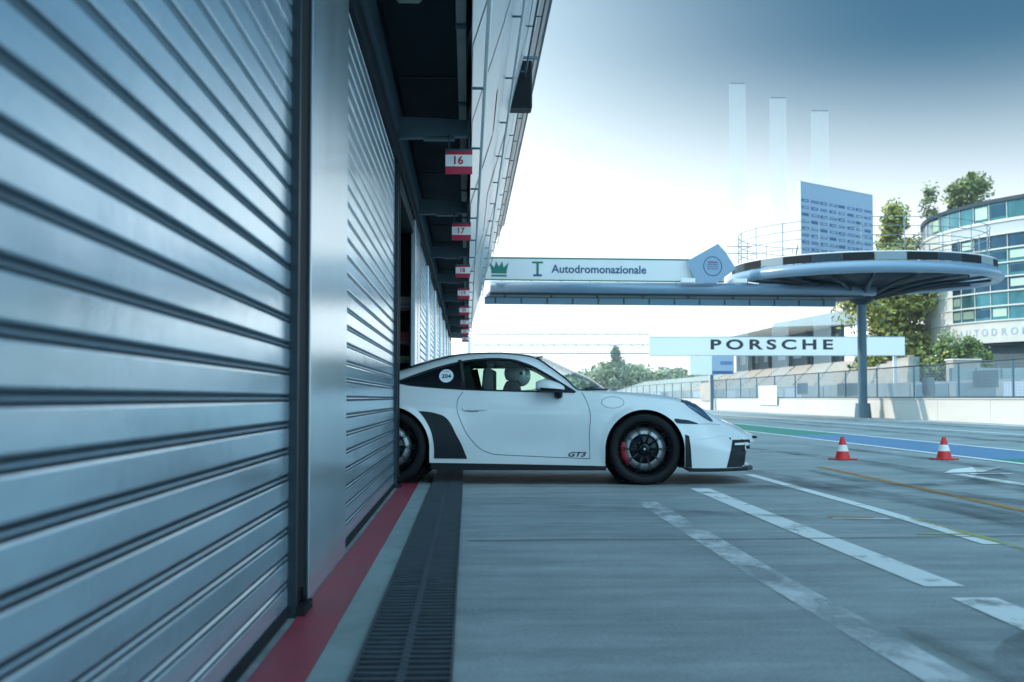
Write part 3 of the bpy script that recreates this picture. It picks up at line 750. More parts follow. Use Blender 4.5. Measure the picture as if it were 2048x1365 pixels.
# ------------------------------------------------------------------ control tower
TC = Vector((71.3, 118.)); 
tw = empty('control_tower', (TC.x, TC.y, 0), 0, 'curved race control tower with bands of teal glass and white floors', 'tower')
TR = 24.0; Dn = 107.4
def tz(y): return EYE + (797 - y) / 2400 * Dn
lev = [('roof', 'steel_dark', 384, 392, .25), ('window_band', 'tower_glass', 392, 428, 0), ('floor_slab', 'tower_white', 428, 434, .25), ('wall_band', 'tower_grey', 434, 455, .1), ('floor_slab', 'tower_white', 455, 460, .3), ('window_band', 'tower_glass_dark', 460, 487, 0), ('floor_slab', 'tower_white', 487, 490, .25), ('window_band', 'tower_glass', 490, 517, 0), ('floor_slab', 'tower_white', 517, 519.5, .25), ('window_band', 'tower_glass', 519.5, 546, 0), ('floor_slab', 'tower_white', 546, 548.5, .25), ('window_band', 'tower_glass_dark', 548.5, 575, 0), ('floor_slab', 'tower_white', 575, 578, .25), ('window_band', 'tower_glass', 578, 605, 0), ('floor_slab', 'tower_white', 605, 608, .25), ('window_band', 'tower_glass', 608, 635, 0), ('floor_slab', 'tower_white', 635, 638, .3), ('sign_band', 'tower_white', 638, 682, .12), ('underside', 'steel_dark', 682, 685, -.2), ('ground_floor', 'stand_dark', 685, 800, -1.5)]
A0, A1 = R(150), R(360)
for (nm, mt, ya, yb_, off) in lev:
    zt2, zb2 = tz(ya), max(0, tz(yb_)); rr = TR + off
    m = MB(); m.lathe([(rr - 1.2, zt2), (rr, zt2), (rr, zb2), (rr - 1.2, zb2)], mt, 48, a0=A0, a1=A1, smooth=False)
    if nm == 'window_band':
        for k in range(43):
            aa = A0 + (A1 - A0) * k / 42
            m.box(-.03, .03, -.05, .02, zb2 + .01, zt2 - .01, 'tower_white', Matrix.Rotation(aa + PI / 2, 4, 'Z') @ Matrix.Translation((0, -rr - .02, 0)))
        for k in range(6):
            aa = A0 + (A1 - A0) * (random.randint(5, 15) + .5) / 42
            m.box(-.80, .80, -.02, .01, zb2 + .3, zt2 - .2, 'tower_glass_lit' if k % 2 else 'tower_glass_dark', Matrix.Rotation(aa + PI / 2, 4, 'Z') @ Matrix.Translation((0, -rr + .0, 0)))
    m.build(nm, tw)
m = MB()
for k in range(5):
    aa = R(158 + 6.4 * k); m.box(-1.28, 1.28, -.06, .0, tz(636), tz(434) , 'tower_white', Matrix.Rotation(aa + PI / 2, 4, 'Z') @ Matrix.Translation((0, -TR - .05, 0)))
m.build('white_cladding', tw)
m = MB(); m.box(-12, 22, 5, 20, 0, tz(392), 'tower_grey'); m.build('rear_block', tw)
m = MB(); m.lathe([(0.1, tz(384) + .01), (TR, tz(384) + .01)], 'roof_grey', 48, a0=A0, a1=A1); m.build('roof_deck', tw)
for q, ch in enumerate('AUTODROMO NAZIONALE'):
    aa = R(190 + q * 2.75)
    if ch == ' ': continue
    M = Matrix.Rotation(aa + PI / 2, 4, 'Z') @ facing(0, -TR - .13, tz(661))
    text_mesh(ch, .95, 'letter', 'grey_print', M, tw, bold=.015, xscale=1.1)

m = MB(); m.box(39.0, 41.2, 95, 96.5, 0, 3.9, 'seat_beige'); m.box(38.9, 41.3, 94.9, 96.6, 3.901, 4.0, 'white'); m.box(39.5, 40.3, 94.96, 94.999, 1.2, 3.2, 'stand_grey')
tag(m.build('ticket_booth'), 'small beige booth in front of the curved tower', 'booth')
m = MB(); m.box(37.5, 75, 92.2, 92.4, 0, 3.2, 'stand_grey')
for k in range(18): m.box(37.6 + 2 * k, 37.68 + 2 * k, 92.15, 92.199, 0, 3.2, 'steel_mid')
tag(m.build('low_wall'), 'grey green low wall running in front of the curved tower', 'wall')
# ------------------------------------------------------------------ trees
def tree(name, x, y, h, rad, z0, mats, n, leaf, label, group=None, seed=1, conical=0., clumps=26):
    rnd = random.Random(seed)
    r = empty(name, (x, y, 0), 0, label, 'tree', group)
    m = MB(); m.tube([(0, 0, 0), (rad * .04, .05, h * .35), (-rad * .03, 0, h * .9)], [h * .022, h * .015, h * .004], 'bark', 8)
    for k in range(9):
        a = rnd.uniform(0, 2 * PI); hz = h * rnd.uniform(.25, .75); l = rad * rnd.uniform(.5, .85)
        m.tube([(0, 0, hz), (l * .5 * math.cos(a), l * .5 * math.sin(a), hz + h * .06), (l * math.cos(a), l * math.sin(a), hz + h * .14)], [h * .008, h * .005, h * .002], 'bark', 5)
    m.build('trunk', r)
    m = MB(); cl = []
    for k in range(clumps):
        t = rnd.random(); zz = z0 + (h - z0) * t; rm = rad * ((1 - t) ** .8 if conical else math.sqrt(max(.05, 1 - (2 * t - 1) ** 2 * .9)))
        a = rnd.uniform(0, 2 * PI); q = rm * math.sqrt(rnd.random()) * .85
        cl.append((q * math.cos(a), q * math.sin(a), zz, rad * rnd.uniform(.26, .62) * (1 - .5 * t * conical)))
    cl.append((0, 0, h - rad * .15, rad * .18)); cl += [(c[0] * 1.15, c[1] * 1.15, c[2] + rnd.uniform(-1, 1) * rad * .3, c[3] * .55) for c in cl]
    for i in range(n):
        c = cl[rnd.randrange(len(cl))]
        dv = Vector((rnd.gauss(0, 1), rnd.gauss(0, 1), rnd.gauss(0, .8))); dv = dv.normalized() * c[3] * rnd.random() ** .55 * 1.15
        p = Vector(c[:3]) + dv; u = Vector((rnd.gauss(0, 1), rnd.gauss(0, 1), rnd.gauss(0, 1))).normalized(); v = u.orthogonal().normalized(); s = leaf * rnd.uniform(.6, 1.3)
        m.add([p - u * s, p + v * s * .6, p + u * s, p - v * s * .6], [(0, 1, 2, 3)], mats[0] if rnd.random() < .6 else rnd.choice(mats))
    m.build('crown', r, fix=False)
YG = ['leaf_yellow', 'leaf_green', 'leaf_yellow', 'leaf_dark']; DG = ['leaf_green', 'leaf_yellow', 'leaf_dark']
tree('poplar_tree', 43.2, 121, 15.0, 4.4, 1.0, YG, 17000, .30, 'yellow green tree between the dark podium column and the curved tower', seed=2, clumps=40)
tree('tall_tree', 45.2, 125, 21.3, 3.3, 4, YG, 14000, .28, 'tall loose tree rising against the left edge of the curved tower', seed=4, conical=.6, clumps=34)
tree('tall_tree', 68.6, 160, 30.6, 4.4, 8, DG, 12000, .34, 'dark tree top showing above the roof of the curved tower', seed=5, clumps=26)
tree('tall_tree', 64.5, 165, 30.0, 2.6, 8, DG, 2500, .25, 'thin sparse tree top left of the darker one above the tower roof', seed=6, clumps=16)
tree('shrub_tree', 44.6, 107, 5.6, 3.2, .5, DG, 6000, .2, 'low dark green bushy tree at the foot of the curved tower', seed=8, clumps=20)
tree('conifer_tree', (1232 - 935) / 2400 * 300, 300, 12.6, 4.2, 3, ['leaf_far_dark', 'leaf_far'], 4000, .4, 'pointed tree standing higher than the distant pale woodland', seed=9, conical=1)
rnd = random.Random(21); m = MB()
for k in range(150):
    px = rnd.uniform(1090, 1460); Y = rnd.uniform(300, 360); X = (px - 935) / 2400 * Y
    top = 7.2 + 2.6 * math.exp(-((px - 1235) / 45) ** 2) + rnd.uniform(-1.2, .9) + .8 * math.exp(-((px - 1330) / 60) ** 2)
    if px < 1150: top -= 2.5 * (1150 - px) / 60
    for i in range(150):
        a = rnd.uniform(0, 2 * PI); q = rnd.random() ** .5 * 3.2; zz = top * rnd.random() ** .6
        p = Vector((X + q * math.cos(a), Y + q * math.sin(a), zz)); u = Vector((rnd.gauss(0, 1), rnd.gauss(0, 1), rnd.gauss(0, 1))).normalized(); v = u.orthogonal().normalized(); s = rnd.uniform(.35, .8)
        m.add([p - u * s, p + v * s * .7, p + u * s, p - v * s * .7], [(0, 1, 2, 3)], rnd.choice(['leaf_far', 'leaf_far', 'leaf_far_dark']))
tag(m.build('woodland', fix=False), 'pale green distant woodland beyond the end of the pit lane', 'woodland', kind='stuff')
m = MB(); rows = []
for i in range(41):
    X = -300 + 20 * i
    rows.append((X, 385 + 10 * math.sin(i), 5.5 + 1.5 * math.sin(i * .7) + 1.2 * math.sin(i * 1.9)))
vs = []
for (X, Y, Z) in rows: vs += [(X, Y, 0), (X, Y + 25, Z), (X, Y + 500, Z * 1.2)]
m.add(vs, [(3 * i + k, 3 * i + 3 + k, 3 * i + 4 + k, 3 * i + 1 + k) for i in range(40) for k in (0, 1)], 'hill', True)
tag(m.build('hill'), kind='structure')

# ------------------------------------------------------------------ traffic cones
def cone(x, y, label):
    r = empty('traffic_cone', (x, y, 0), R(20), label, 'traffic cone', 'traffic cones in the pit lane'); r.scale = (.82, .82, .86)
    m = MB(); m.box(-.17, .17, -.17, .17, .001, .022, 'cone_orange'); m.build('base', r, bevel=.01)
    m = MB(); m.lathe([(.125, .0222), (.118, .05), (.095, .135)], 'cone_orange', 32); m.lathe([(.0662, .235), (.030, .355), (.022, .36), (0, .36)], 'cone_orange', 32); m.build('body', r)
    m = MB(); m.lathe([(.0965, .1352), (.068, .2348)], 'white', 32); m.build('reflective_sleeve', r)
cone(5.07, 16.1, 'orange and white traffic cone nearer to the front of the white car')
cone(6.46, 16.1, 'orange and white traffic cone on the far right, beside the painted arrow')

# ------------------------------------------------------------------ the car
CAR = empty('sports_car', (-.692, 12.528, 0), R(-4), 'white sports coupe with black side vents driving out of the open garage', 'car')
def pchip(xs, ys):
    n = len(xs); h = [xs[i + 1] - xs[i] for i in range(n - 1)]; dl = [(ys[i + 1] - ys[i]) / h[i] for i in range(n - 1)]; d = [0.] * n
    d[0], d[-1] = dl[0], dl[-1]
    for i in range(1, n - 1):
        if dl[i - 1] * dl[i] > 0:
            w1 = 2 * h[i] + h[i - 1]; w2 = h[i] + 2 * h[i - 1]; d[i] = (w1 + w2) / (w1 / dl[i - 1] + w2 / dl[i])
    def f(x):
        if x <= xs[0]: return ys[0]
        if x >= xs[-1]: return ys[-1]
        i = 0
        while xs[i + 1] < x: i += 1
        t = (x - xs[i]) / h[i]
        return ((1 + 2 * t) * (1 - t) ** 2) * ys[i] + t * (1 - t) ** 2 * h[i] * d[i] + t * t * (3 - 2 * t) * ys[i + 1] + t * t * (t - 1) * h[i] * d[i + 1]
    return f
def tab(*p): return pchip([a for a, b in p], [b for a, b in p])
XN = 3.545
ZB = tab((-1.12, .30), (-.9, .24), (-.5, .22), (.39, .210), (1.93, .183), (2.2, .178), (2.9, .164), (3.3, .160), (3.435, .163), (3.462, .34), (XN, .405))
Y0 = tab((-1.12, .50), (-.9, .72), (-.4, .86), (0, .905), (.4, .895), (.8, .865), (1.3, .855), (1.8, .86), (2.1, .885), (2.45, .905), (2.8, .905), (3.0, .895), (3.2, .84), (3.35, .74), (XN, .56))
Y1 = tab((-1.12, .58), (-.9, .78), (-.4, .90), (0, .928), (.4, .915), (.8, .890), (1.3, .878), (1.8, .885), (2.1, .905), (2.45, .922), (2.8, .918), (3.0, .90), (3.2, .84), (3.35, .75), (XN, .58))
Y2 = tab((-1.12, .62), (-.9, .80), (-.4, .905), (0, .925), (.4, .908), (.8, .888), (1.3, .882), (1.8, .885), (2.1, .898), (2.45, .905), (2.8, .890), (3.0, .855), (3.2, .78), (3.35, .70), (XN, .54))
ZW = tab((-1.12, .78), (-.8, .86), (-.4, .92), (-.1, .965), (.06, .977), (.2, .955), (.477, .930), (.745, .914), (1.07, .902), (1.5, .892), (1.77, .886), (2.1, .872), (2.45, .842), (2.7, .812), (2.9, .765), (3.1, .66), (3.3, .55), (XN, .435))
YW = tab((-1.12, .55), (-.8, .74), (-.4, .83), (0, .845), (.4, .838), (.8, .825), (1.3, .815), (1.8, .812), (2.1, .815), (2.45, .815), (2.7, .80), (2.9, .775), (3.1, .735), (3.3, .665), (XN, .52))
WA, WB = .06, 1.795
ZT_ = tab((.06, .989), (.242, 1.062), (.46, 1.136), (.677, 1.190), (.84, 1.214), (1.0, 1.223), (1.15, 1.214), (1.329, 1.165), (1.492, 1.082), (1.654, .983), (1.795, .895))
YT_ = tab((.06, .828), (.242, .765), (.46, .705), (.677, .665), (1.0, .645), (1.3, .665), (1.5, .705), (1.65, .745), (1.795, .80))
def ZT(x): return ZT_(x) if WA <= x <= WB else ZW(x) + .010
def YT(x): return YT_(x) if WA <= x <= WB else YW(x) - .014
Z5 = tab((-1.12, .83), (-.8, .925), (-.4, 1.015), (-.02, 1.084), (.074, 1.103), (.443, 1.210), (.727, 1.266), (1.03, 1.274), (1.273, 1.254), (1.412, 1.222), (1.551, 1.132), (1.70, 1.020), (1.84, .903), (1.95, .896), (2.11, .897), (2.33, .884), (2.475, .873), (2.62, .858), (2.72, .843), (2.824, .820), (2.91, .796), (3.0, .748), (3.1, .69), (3.2, .63), (3.35, .555), (XN, .450))
Y5 = tab((-1.12, .40), (-.8, .50), (-.4, .60), (0, .64), (.44, .58), (.73, .54), (1.03, .53), (1.27, .54), (1.41, .57), (1.55, .62), (1.70, .67), (1.84, .72), (2.1, .70), (2.45, .67), (2.8, .65), (3.0, .63), (3.1, .61), (3.3, .56), (XN, .44))
KX = tab((-1.12, -.05), (-.5, -.03), (0, 0), (1.2, 0), (1.41, .06), (1.6, .16), (1.84, .30), (2.1, .24), (2.45, .15), (3.0, .08), (3.3, .06), (XN, .07))
Z7 = tab((-1.12, .86), (-.8, .955), (-.4, 1.035), (-.06, 1.103), (.3, 1.222), (.51, 1.272), (.72, 1.293), (.98, 1.302), (1.135, 1.297), (1.29, 1.280), (1.41, 1.257), (1.55, 1.165), (1.70, 1.052), (1.84, .918), (1.92, .888), (2.1, .862), (2.45, .806), (2.8, .738), (3.0, .690), (3.2, .63), (3.35, .565), (XN, .462))
AX = ((0., .361, .392), (2.457, .343, .378))
def lower(x, side):
    z = ZB(x)
    for (cx, cz, r) in AX:
        if abs(x - cx) < r - 1e-6:
            z = max(z, cz + math.sqrt(r * r - (x - cx) ** 2))
    return z
def yside(x, z):
    zb, zw = ZB(x), ZW(x)
    P = [(zb, Y0(x)), (zb + (zw - zb) * .38, Y1(x)), (zb + (zw - zb) * .72, Y2(x)), (zw, YW(x))]
    f = pchip([p[0] for p in P], [p[1] for p in P]); y = f(z)
    for (cx, cz, r) in AX:
        d = math.hypot(x - cx, z - cz) - r
        if d > -.02 and d < .2: y += .014 * math.exp(-(d / .035) ** 2)
    # shallow scoop in the lower door
    y -= .016 * math.exp(-((z - .40) / .13) ** 2) * max(0, min(1, (x - .7) / .5)) * max(0, min(1, (2.0 - x) / .3))
    return y
# stations
xs = [-1.12 + .02 * i for i in range(int((XN + 1.12) / .02) + 1)]
for (cx, cz, r) in AX:
    xs = [x for x in xs if abs(abs(x - cx) - r) > .012]
    for e in (-1, 1): xs += [cx + e * (r - 1e-5) * 1.0, cx + e * (r + 1e-4), cx + e * (r - .006), cx + e * (r - .0015)]
xs += [WA, WB, 1.412, 1.84, XN]; xs = sorted(set(round(x, 6) for x in xs))
NS = 22; NB = (8, 5, 12)    # side rows, window, rail, top
def lowz(x):
    z = ZB(x)
    for (cx, cz, r) in AX:
        if abs(x - cx) < r: z = max(z, cz + math.sqrt(max(0, r * r - (x - cx) ** 2)))
    return z
grid = []
for x in xs:
    L0 = lowz(x); zw = ZW(x); row = []
    for k in range(NS + 1):
        z = L0 + (zw - L0) * k / NS; row.append(Vector((x, yside(x, z), z)))
    a = Vector((x, YW(x), zw)); row[-1] = a
    b = Vector((x, YT(x), ZT(x))); c = Vector((x, Y5(x), Z5(x))); kx = KX(x); e = Vector((x + kx, 0, Z7(x)))
    for k in range(1, NB[0] + 1):
        t = k / NB[0]; p = a.lerp(b, t); p.y += .012 * 4 * t * (1 - t) * (1 if WA < x < WB else 0); row.append(p)
    # rail: quadratic bulge
    for k in range(1, NB[1] + 1):
        t = k / NB[1]; p = b.lerp(c, t); d = c - b; nrm = Vector((0, d.z, -d.y)); nrm = nrm.normalized() if nrm.length > 1e-6 else Vector((0, 1, 0)); nrm = Vector((0, abs(nrm.y), abs(nrm.z)))
        p += nrm * (.10 * d.length) * 4 * t * (1 - t) ; row.append(p)
    for k in range(1, NB[2] + 1):
        t = k / NB[2]; y = c.y * (1 - t)
        if x > 1.9:   # hood: crest falls into the valley, then flat
            s = min(1, t / .42); s = s * s * (3 - 2 * s); z = c.z + (e.z - c.z) * s
        else:
            z = c.z + (e.z - c.z) * (1 - (1 - t) ** 2)
        row.append(Vector((x + kx * (1 - (1 - t) ** 2), y, z)))
    grid.append(row)
NR = len(grid[0]); NX = len(xs)
def nrmal(i, j):
    a = grid[min(NX - 1, i + 1)][j] - grid[max(0, i - 1)][j]; b = grid[i][min(NR - 1, j + 1)] - grid[i][max(0, j - 1)]
    n = a.cross(b)
    if n.length < 1e-9: n = Vector((0, 1, 0))
    n = n.normalized()
    if n.y < 0 and j < NR - 8: n = -n
    if j >= NR - 8 and n.z < 0: n = -n
    return n
NORM = [[nrmal(i, j) for j in range(NR)] for i in range(NX)]
for i in range(NX): NORM[i][NR - 1] = Vector((NORM[i][NR - 1].x, 0, NORM[i][NR - 1].z)).normalized()
# normals in arch columns: take the smooth surface normal, not the sheared grid's
def snorm(x, z):
    e = .01; gx = (yside(x + e, z) - yside(x - e, z)) / (2 * e); gz = (yside(x, min(z + e, ZW(x))) - yside(x, z - e)) / (min(z + e, ZW(x)) - z + e)
    return Vector((-gx, 1, -gz)).normalized()
for i, x in enumerate(xs):
    for j in range(NS): NORM[i][j] = snorm(x, grid[i][j].z)
J1, J2, J3 = NS, NS + NB[0], NS + NB[0] + NB[1]
DOOR = [(.775, .905), (.708, .893), (.672, .84), (.656, .79), (.66, .70), (.70, .59), (.753, .484), (.859, .36), (.965, .305), (1.123, .283), (1.933, .250), (1.93, .50), (1.939, .653), (1.92, .758), (1.885, .84), (1.858, .887)]
def inside(p, poly):
    c = False; n = len(poly)
    for i in range(n):
        a, b = poly[i], poly[(i + 1) % n]
        if (a[1] > p[1]) != (b[1] > p[1]) and p[0] < (b[0] - a[0]) * (p[1] - a[1]) / (b[1] - a[1]) + a[0]: c = not c
    return c
def cls(i, j, side):
    x = (xs[i] + xs[i + 1]) / 2
    if j < J1:
        z = (grid[i][j].z + grid[i][j + 1].z + grid[i + 1][j].z + grid[i + 1][j + 1].z) / 4
        return 'door' if inside((x, z), DOOR) else 'body'
    if j < J2: return ('quarter_window' if x < .70 else 'side_window') if WA < x < WB else 'body'
    if j < J3: return 'body'
    if 1.412 < x < 1.84: return 'windscreen'
    if .42 < x < 1.412: return 'roof_panel'
    if -.35 < x < .42: return 'rear_window'
    if 1.90 < x < 3.25 and j >= J3 + 3: return 'bonnet'
    return 'body'
def loft_part(name, keys, mt, parent):
    V = {}; vs = []; ns = []; fs = []
    def vid(i, j, s):
        k = (i, j, s if j < NR - 1 else 1)
        if k not in V:
            p = grid[i][j]; n = NORM[i][j]; V[k] = len(vs); vs.append((p.x, p.y * k[2], p.z)); ns.append((n.x, n.y * k[2], n.z))
        return V[k]
    for s in (-1, 1):
        for i in range(NX - 1):
            for j in range(NR - 1):
                if (cls(i, j, s), s) in keys or (cls(i, j, s), 0) in keys:
                    q = [vid(i, j, s), vid(i + 1, j, s), vid(i + 1, j + 1, s), vid(i, j + 1, s)]
                    if s == 1: q.reverse()
                    fs.append(q)
    me = bpy.data.meshes.new(name); me.from_pydata(vs, [], fs); me.materials.append(MATS[mt]); me.polygons.foreach_set('use_smooth', [True] * len(fs)); me.update()
    me.normals_split_custom_set_from_vertices(ns)
    o = bpy.data.objects.new(name, me); COL.objects.link(o); o.parent = parent
    return o
BODY = loft_part('body', {('body', 0)}, 'car_paint', CAR)
doors = {}
for s in (-1, 1): doors[s] = loft_part('door', {('door', s)}, 'car_paint', CAR)
for s in (-1, 1):
    loft_part('side_window', {('side_window', s)}, 'car_glass', CAR)
    loft_part('quarter_window', {('quarter_window', s)}, 'carbon', CAR)
loft_part('windscreen', {('windscreen', 0)}, 'windscreen_glass', CAR)
loft_part('roof_panel', {('roof_panel', 0)}, 'carbon', CAR)
loft_part('rear_window', {('rear_window', 0)}, 'carbon', CAR)
loft_part('bonnet', {('bonnet', 0)}, 'car_paint', CAR)
# closing panels, nose and tail
for (i, nm, mt) in ((NX - 1, 'front_grille', 'black'), (0, 'rear_bumper', 'car_paint')):
    p = [tuple(v) for v in grid[i]]; pts = [(a, -b, c) for a, b, c in p] + [(a, b, c) for a, b, c in reversed(p[:-1])]
    cx = p[0][0] - (.0 if i else .02); m = MB(); n = len(pts)
    m.add(pts + [(cx, 0, .35)], [(k, (k + 1) % n, n) for k in range(n)], mt); m.build(nm, CAR)
# surface lookup from the side
vs = []; fs = []
for i in range(NX):
    for j in range(NR): vs.append(Vector((grid[i][j].x, -grid[i][j].y, grid[i][j].z)))
for i in range(NX - 1):
    for j in range(NR - 1):
        if j < J3 + 6: fs.append((i * NR + j, (i + 1) * NR + j, (i + 1) * NR + j + 1, i * NR + j + 1))
BV = BVHTree.FromPolygons(vs, fs)
def onside(x, z, off=.003, sgn=-1):
    h = BV.ray_cast(Vector((x, -3, z)), Vector((0, 1, 0)))
    if h[0] is None:
        h = BV.find_nearest(Vector((x, -.8, z)))
    p = h[0]; n = h[1]
    if n.y > 0: n = -n
    p = p + n * off
    return Vector((p.x, p.y * -sgn, p.z))
def decal(name, poly, mt, parent, off=.004, step=.02, sgn=-1, thick=.0):
    """patch of the side surface bounded by a polygon (x, z)"""
    B = []
    for k in range(len(poly)):
        a = Vector(poly[k]); b = Vector(poly[(k + 1) % len(poly)]); n = max(1, int((b - a).length / step))
        for t in range(n): B.append(a.lerp(b, t / n))
    nb = len(B); pts = list(B); x0 = min(p.x for p in B); x1 = max(p.x for p in B); z0 = min(p.y for p in B); z1 = max(p.y for p in B)
    x = x0 + step / 2
    while x < x1:
        z = z0 + step / 2
        while z < z1:
            if inside((x, z), [tuple(q) for q in B]) and min((Vector((x, z)) - q).length for q in B) > step * .45: pts.append(Vector((x, z)))
            z += step
        x += step
    r = delaunay_2d_cdt(pts, [(k, (k + 1) % nb) for k in range(nb)], [], 1, 1e-5)
    m = MB(); m.add([onside(p.x, p.y, off, sgn) for p in r[0]], [tuple(f) for f in r[2]], mt, True)
    return m.build(name, parent)
def seam(name, line, r, mt, parent, closed=False, off=.0, sgn=-1, step=.03):
    P = []
    n = len(line)
    for k in range(n if closed else n - 1):
        a = Vector(line[k]); b = Vector(line[(k + 1) % n]); q = max(1, int((b - a).length / step))
        for t in range(q): P.append(onside(*a.lerp(b, t / q), off, sgn))
    if not closed: P.append(onside(*line[-1], off, sgn))
    m = MB(); m.tube(P, r, mt, 5, closed); return m.build(name, parent)
def smooth_line(pts, closed=False, n=6):
    N = len(pts); out = []
    for i in range(N if closed else N - 1):
        g_ = lambda k: Vector(pts[k % N]) if closed else Vector(pts[max(0, min(N - 1, k))])
        p0, p1, p2, p3 = g_(i - 1), g_(i), g_(i + 1), g_(i + 2)
        for k in range(n):
            t = k / n; out.append(tuple(.5 * ((2 * p1) + (-p0 + p2) * t + (2 * p0 - 5 * p1 + 4 * p2 - p3) * t * t + (-p0 + 3 * p1 - 3 * p2 + p3) * t ** 3)))
    if not closed: out.append(pts[-1])
    return out
dl = smooth_line(DOOR[1:11]) + smooth_line(DOOR[10:])
for s in (-1, 1): 
    seam('door_gap', dl, .0035, 'gap', doors[s], False, -.0012, s)
    # side vent behind the door
    V_ = [(.285, .708)] + smooth_line([(.285, .708), (.36, .702), (.435, .690), (.531, .657), (.594, .59), (.647, .484), (.70, .385), (.754, .248)]) + [(.436, .252)] + smooth_line([(.436, .252), (.432, .388), (.405, .515), (.348, .628), (.285, .708)])[1:-1]
    decal('side_vent', V_, 'vent_black', CAR, .004, .02, s)
    # black trim around the windows
    top = [(x, YT(x), ZT(x)) for x in [WA + (WB - WA) * k / 60 for k in range(61)]]
    bot = [(x, YW(x), ZW(x)) for x in [WA + (WB - WA) * k / 60 for k in range(61)]]
    m = MB(); m.tube([(a, (b + .002) * s, c - .010) for a, b, c in top], .017, 'black', 6); m.tube([(a, (b + .003) * s, c + .003) for a, b, c in bot], .008, 'black', 6)
    m.build('window_trim', CAR)
    m = MB(); m.prism([(x, (YT(x) + (YW(x) - YT(x)) * (1 - q)) * s + .010 * s, ZW(x) + (ZT(x) - ZW(x)) * q) for (x, q) in ((.69, .0), (.735, .0), (.705, .97), (.665, .97))], (0, -.012 * s, 0), 'black'); m.build('door_pillar', CAR)
    # sill
    m = MB(); pts = [(.40, .150), (.47, .138), (2.09, .138), (2.09, .1845), (1.93, .1835), (1.2, .192), (.40, .209)]
    m.prism([(a, (Y0(1.2) + .018) * s, b) for a, b in pts], (0, -.25 * s, 0), 'black'); m.build('side_sill', CAR)
    # fuel flap outline, side marker, corner trims
    seam('fuel_flap' if s < 0 else 'wing_seam', [(2.155 + .108 * math.cos(2 * PI * k / 28), .790 + .055 * math.sin(2 * PI * k / 28)) for k in range(28)], .0028, 'gap', CAR, True, -.001, s)
    decal('side_marker', smooth_line([(2.742, .633), (2.80, .628), (2.88, .618), (2.975, .583), (2.88, .585), (2.765, .592)], True, 3), 'steel_dark', CAR, .004, .012, s)
    seam('bumper_seam', [(2.97, .582), (3.1, .583), (3.2, .572)], .0025, 'gap', CAR, False, -.001, s)
    decal('wheel_arch_trim', [(2.838, .485), (2.878, .470), (2.893, .36), (2.905, .166), (2.838, .166)], 'black', CAR, .003, .015, s)
    # headlamp
    H_ = smooth_line([(2.824, .822), (2.87, .817), (2.921, .798), (2.993, .746), (3.06, .680), (3.12, .612), (3.095, .612), (3.026, .650), (2.92, .724), (2.856, .779)], True, 4)
    hl = decal('headlight', H_, 'lamp_inner', CAR, .005, .014, s)
    decal('lamp_reflector', smooth_line([(2.865, .806), (2.915, .788), (2.965, .752), (2.94, .742), (2.89, .775)], True, 4), 'lamp_chrome', hl, .0075, .01, s)
    seam('lamp_edge', H_, .004, 'gap', hl, True, .003, s, .05)
    seam('bumper_crease', smooth_line([(2.93, .445), (3.03, .443), (3.12, .455), (3.2, .468), (3.25, .472)]), .003, 'car_paint', CAR, False, .0, s)
    decal('front_intake', [(3.315, .427), (3.50, .425), (3.505, .395), (3.462, .345), (3.44, .20), (3.432, .166), (3.245, .165), (3.275, .27)], 'vent_black', CAR, .004, .015, s)
    decal('bumper_blade', [(3.33, .392), (3.50, .398), (3.47, .372), (3.328, .374)], 'car_paint', CAR, .012, .012, s)
    # door handle
    m = MB(); c = onside(.83, .727, .0, s); hp = smooth_line([(-.11, .010), (-.06, .022), (.05, .018), (.115, -.006), (.05, -.012), (-.06, -.016), (-.11, -.010)], True, 4)
    m.prism([(.83 + a, c.y + .002 * s, .727 + b) for a, b in hp], (0, .016 * s, 0), 'car_paint'); o = m.build('handle', doors[s], bevel=.005)
    m = MB(); m.tube([(.735, c.y + .004 * s, .708), (.80, c.y + .006 * s, .703), (.86, c.y + .004 * s, .706)], .004, 'gap', 6); m.build('handle_recess', doors[s])
    # mirror
    mm = MB(); mx0, mz0, my0 = 1.55, .935, .93
    n1, n2 = 20, 12; vv = []
    for a in range(n1 + 1):
        t = a / n1; px = -.135 + .275 * t
        hh = .080 * math.sqrt(max(0, math.sin(PI * (.06 + .90 * t) ** .75))) ; dd = .085 * math.sqrt(max(0, math.sin(PI * (.05 + .93 * t) ** .9)))
        for b in range(n2):
            th = 2 * PI * b / n2; cz_ = math.sin(th); cy_ = math.cos(th)
            zz = hh * cz_ if cz_ > 0 else .50 * hh * cz_
            vv.append((mx0 + px, (my0 + dd * cy_) * s, mz0 + zz - .02 * t))
    ff = [(a * n2 + b, a * n2 + (b + 1) % n2, (a + 1) * n2 + (b + 1) % n2, (a + 1) * n2 + b) for a in range(n1) for b in range(n2)]
    mm.add(vv, ff + [tuple(range(n2)), tuple(n1 * n2 + b for b in range(n2))], 'car_paint', True)
    for k, f in enumerate(mm.f):
        if sum(mm.v[v][2] for v in f) / len(f) < mz0 - .012: mm.mi[k] = mm.m('black')
    mi_ = mm.build('wing_mirror', CAR)
    m = MB(); m.tube([(1.63, .885 * s, .915), (1.635, .86 * s, .86), (1.62, .80 * s, .85)], [.045, .04, .03], 'black', 10); m.build('mirror_arm', mi_)
    # black lines under the mirror: triangular corner of the window
    m = MB(); m.prism([(x, (YT(x) + (YW(x) - YT(x)) * (1 - q)) * s + .011 * s, ZW(x) + (ZT(x) - ZW(x)) * q) for (x, q) in ((1.60, 0.0), (1.792, .0), (1.60, .97))], (0, -.012 * s, 0), 'black'); m.build('window_corner', CAR)
    # windscreen edge trim
    P_ = [(x, (Y5(x) + .001) * s, Z5(x) + .003) for x in [1.412 + (1.84 - 1.412) * k / 16 for k in range(17)]]
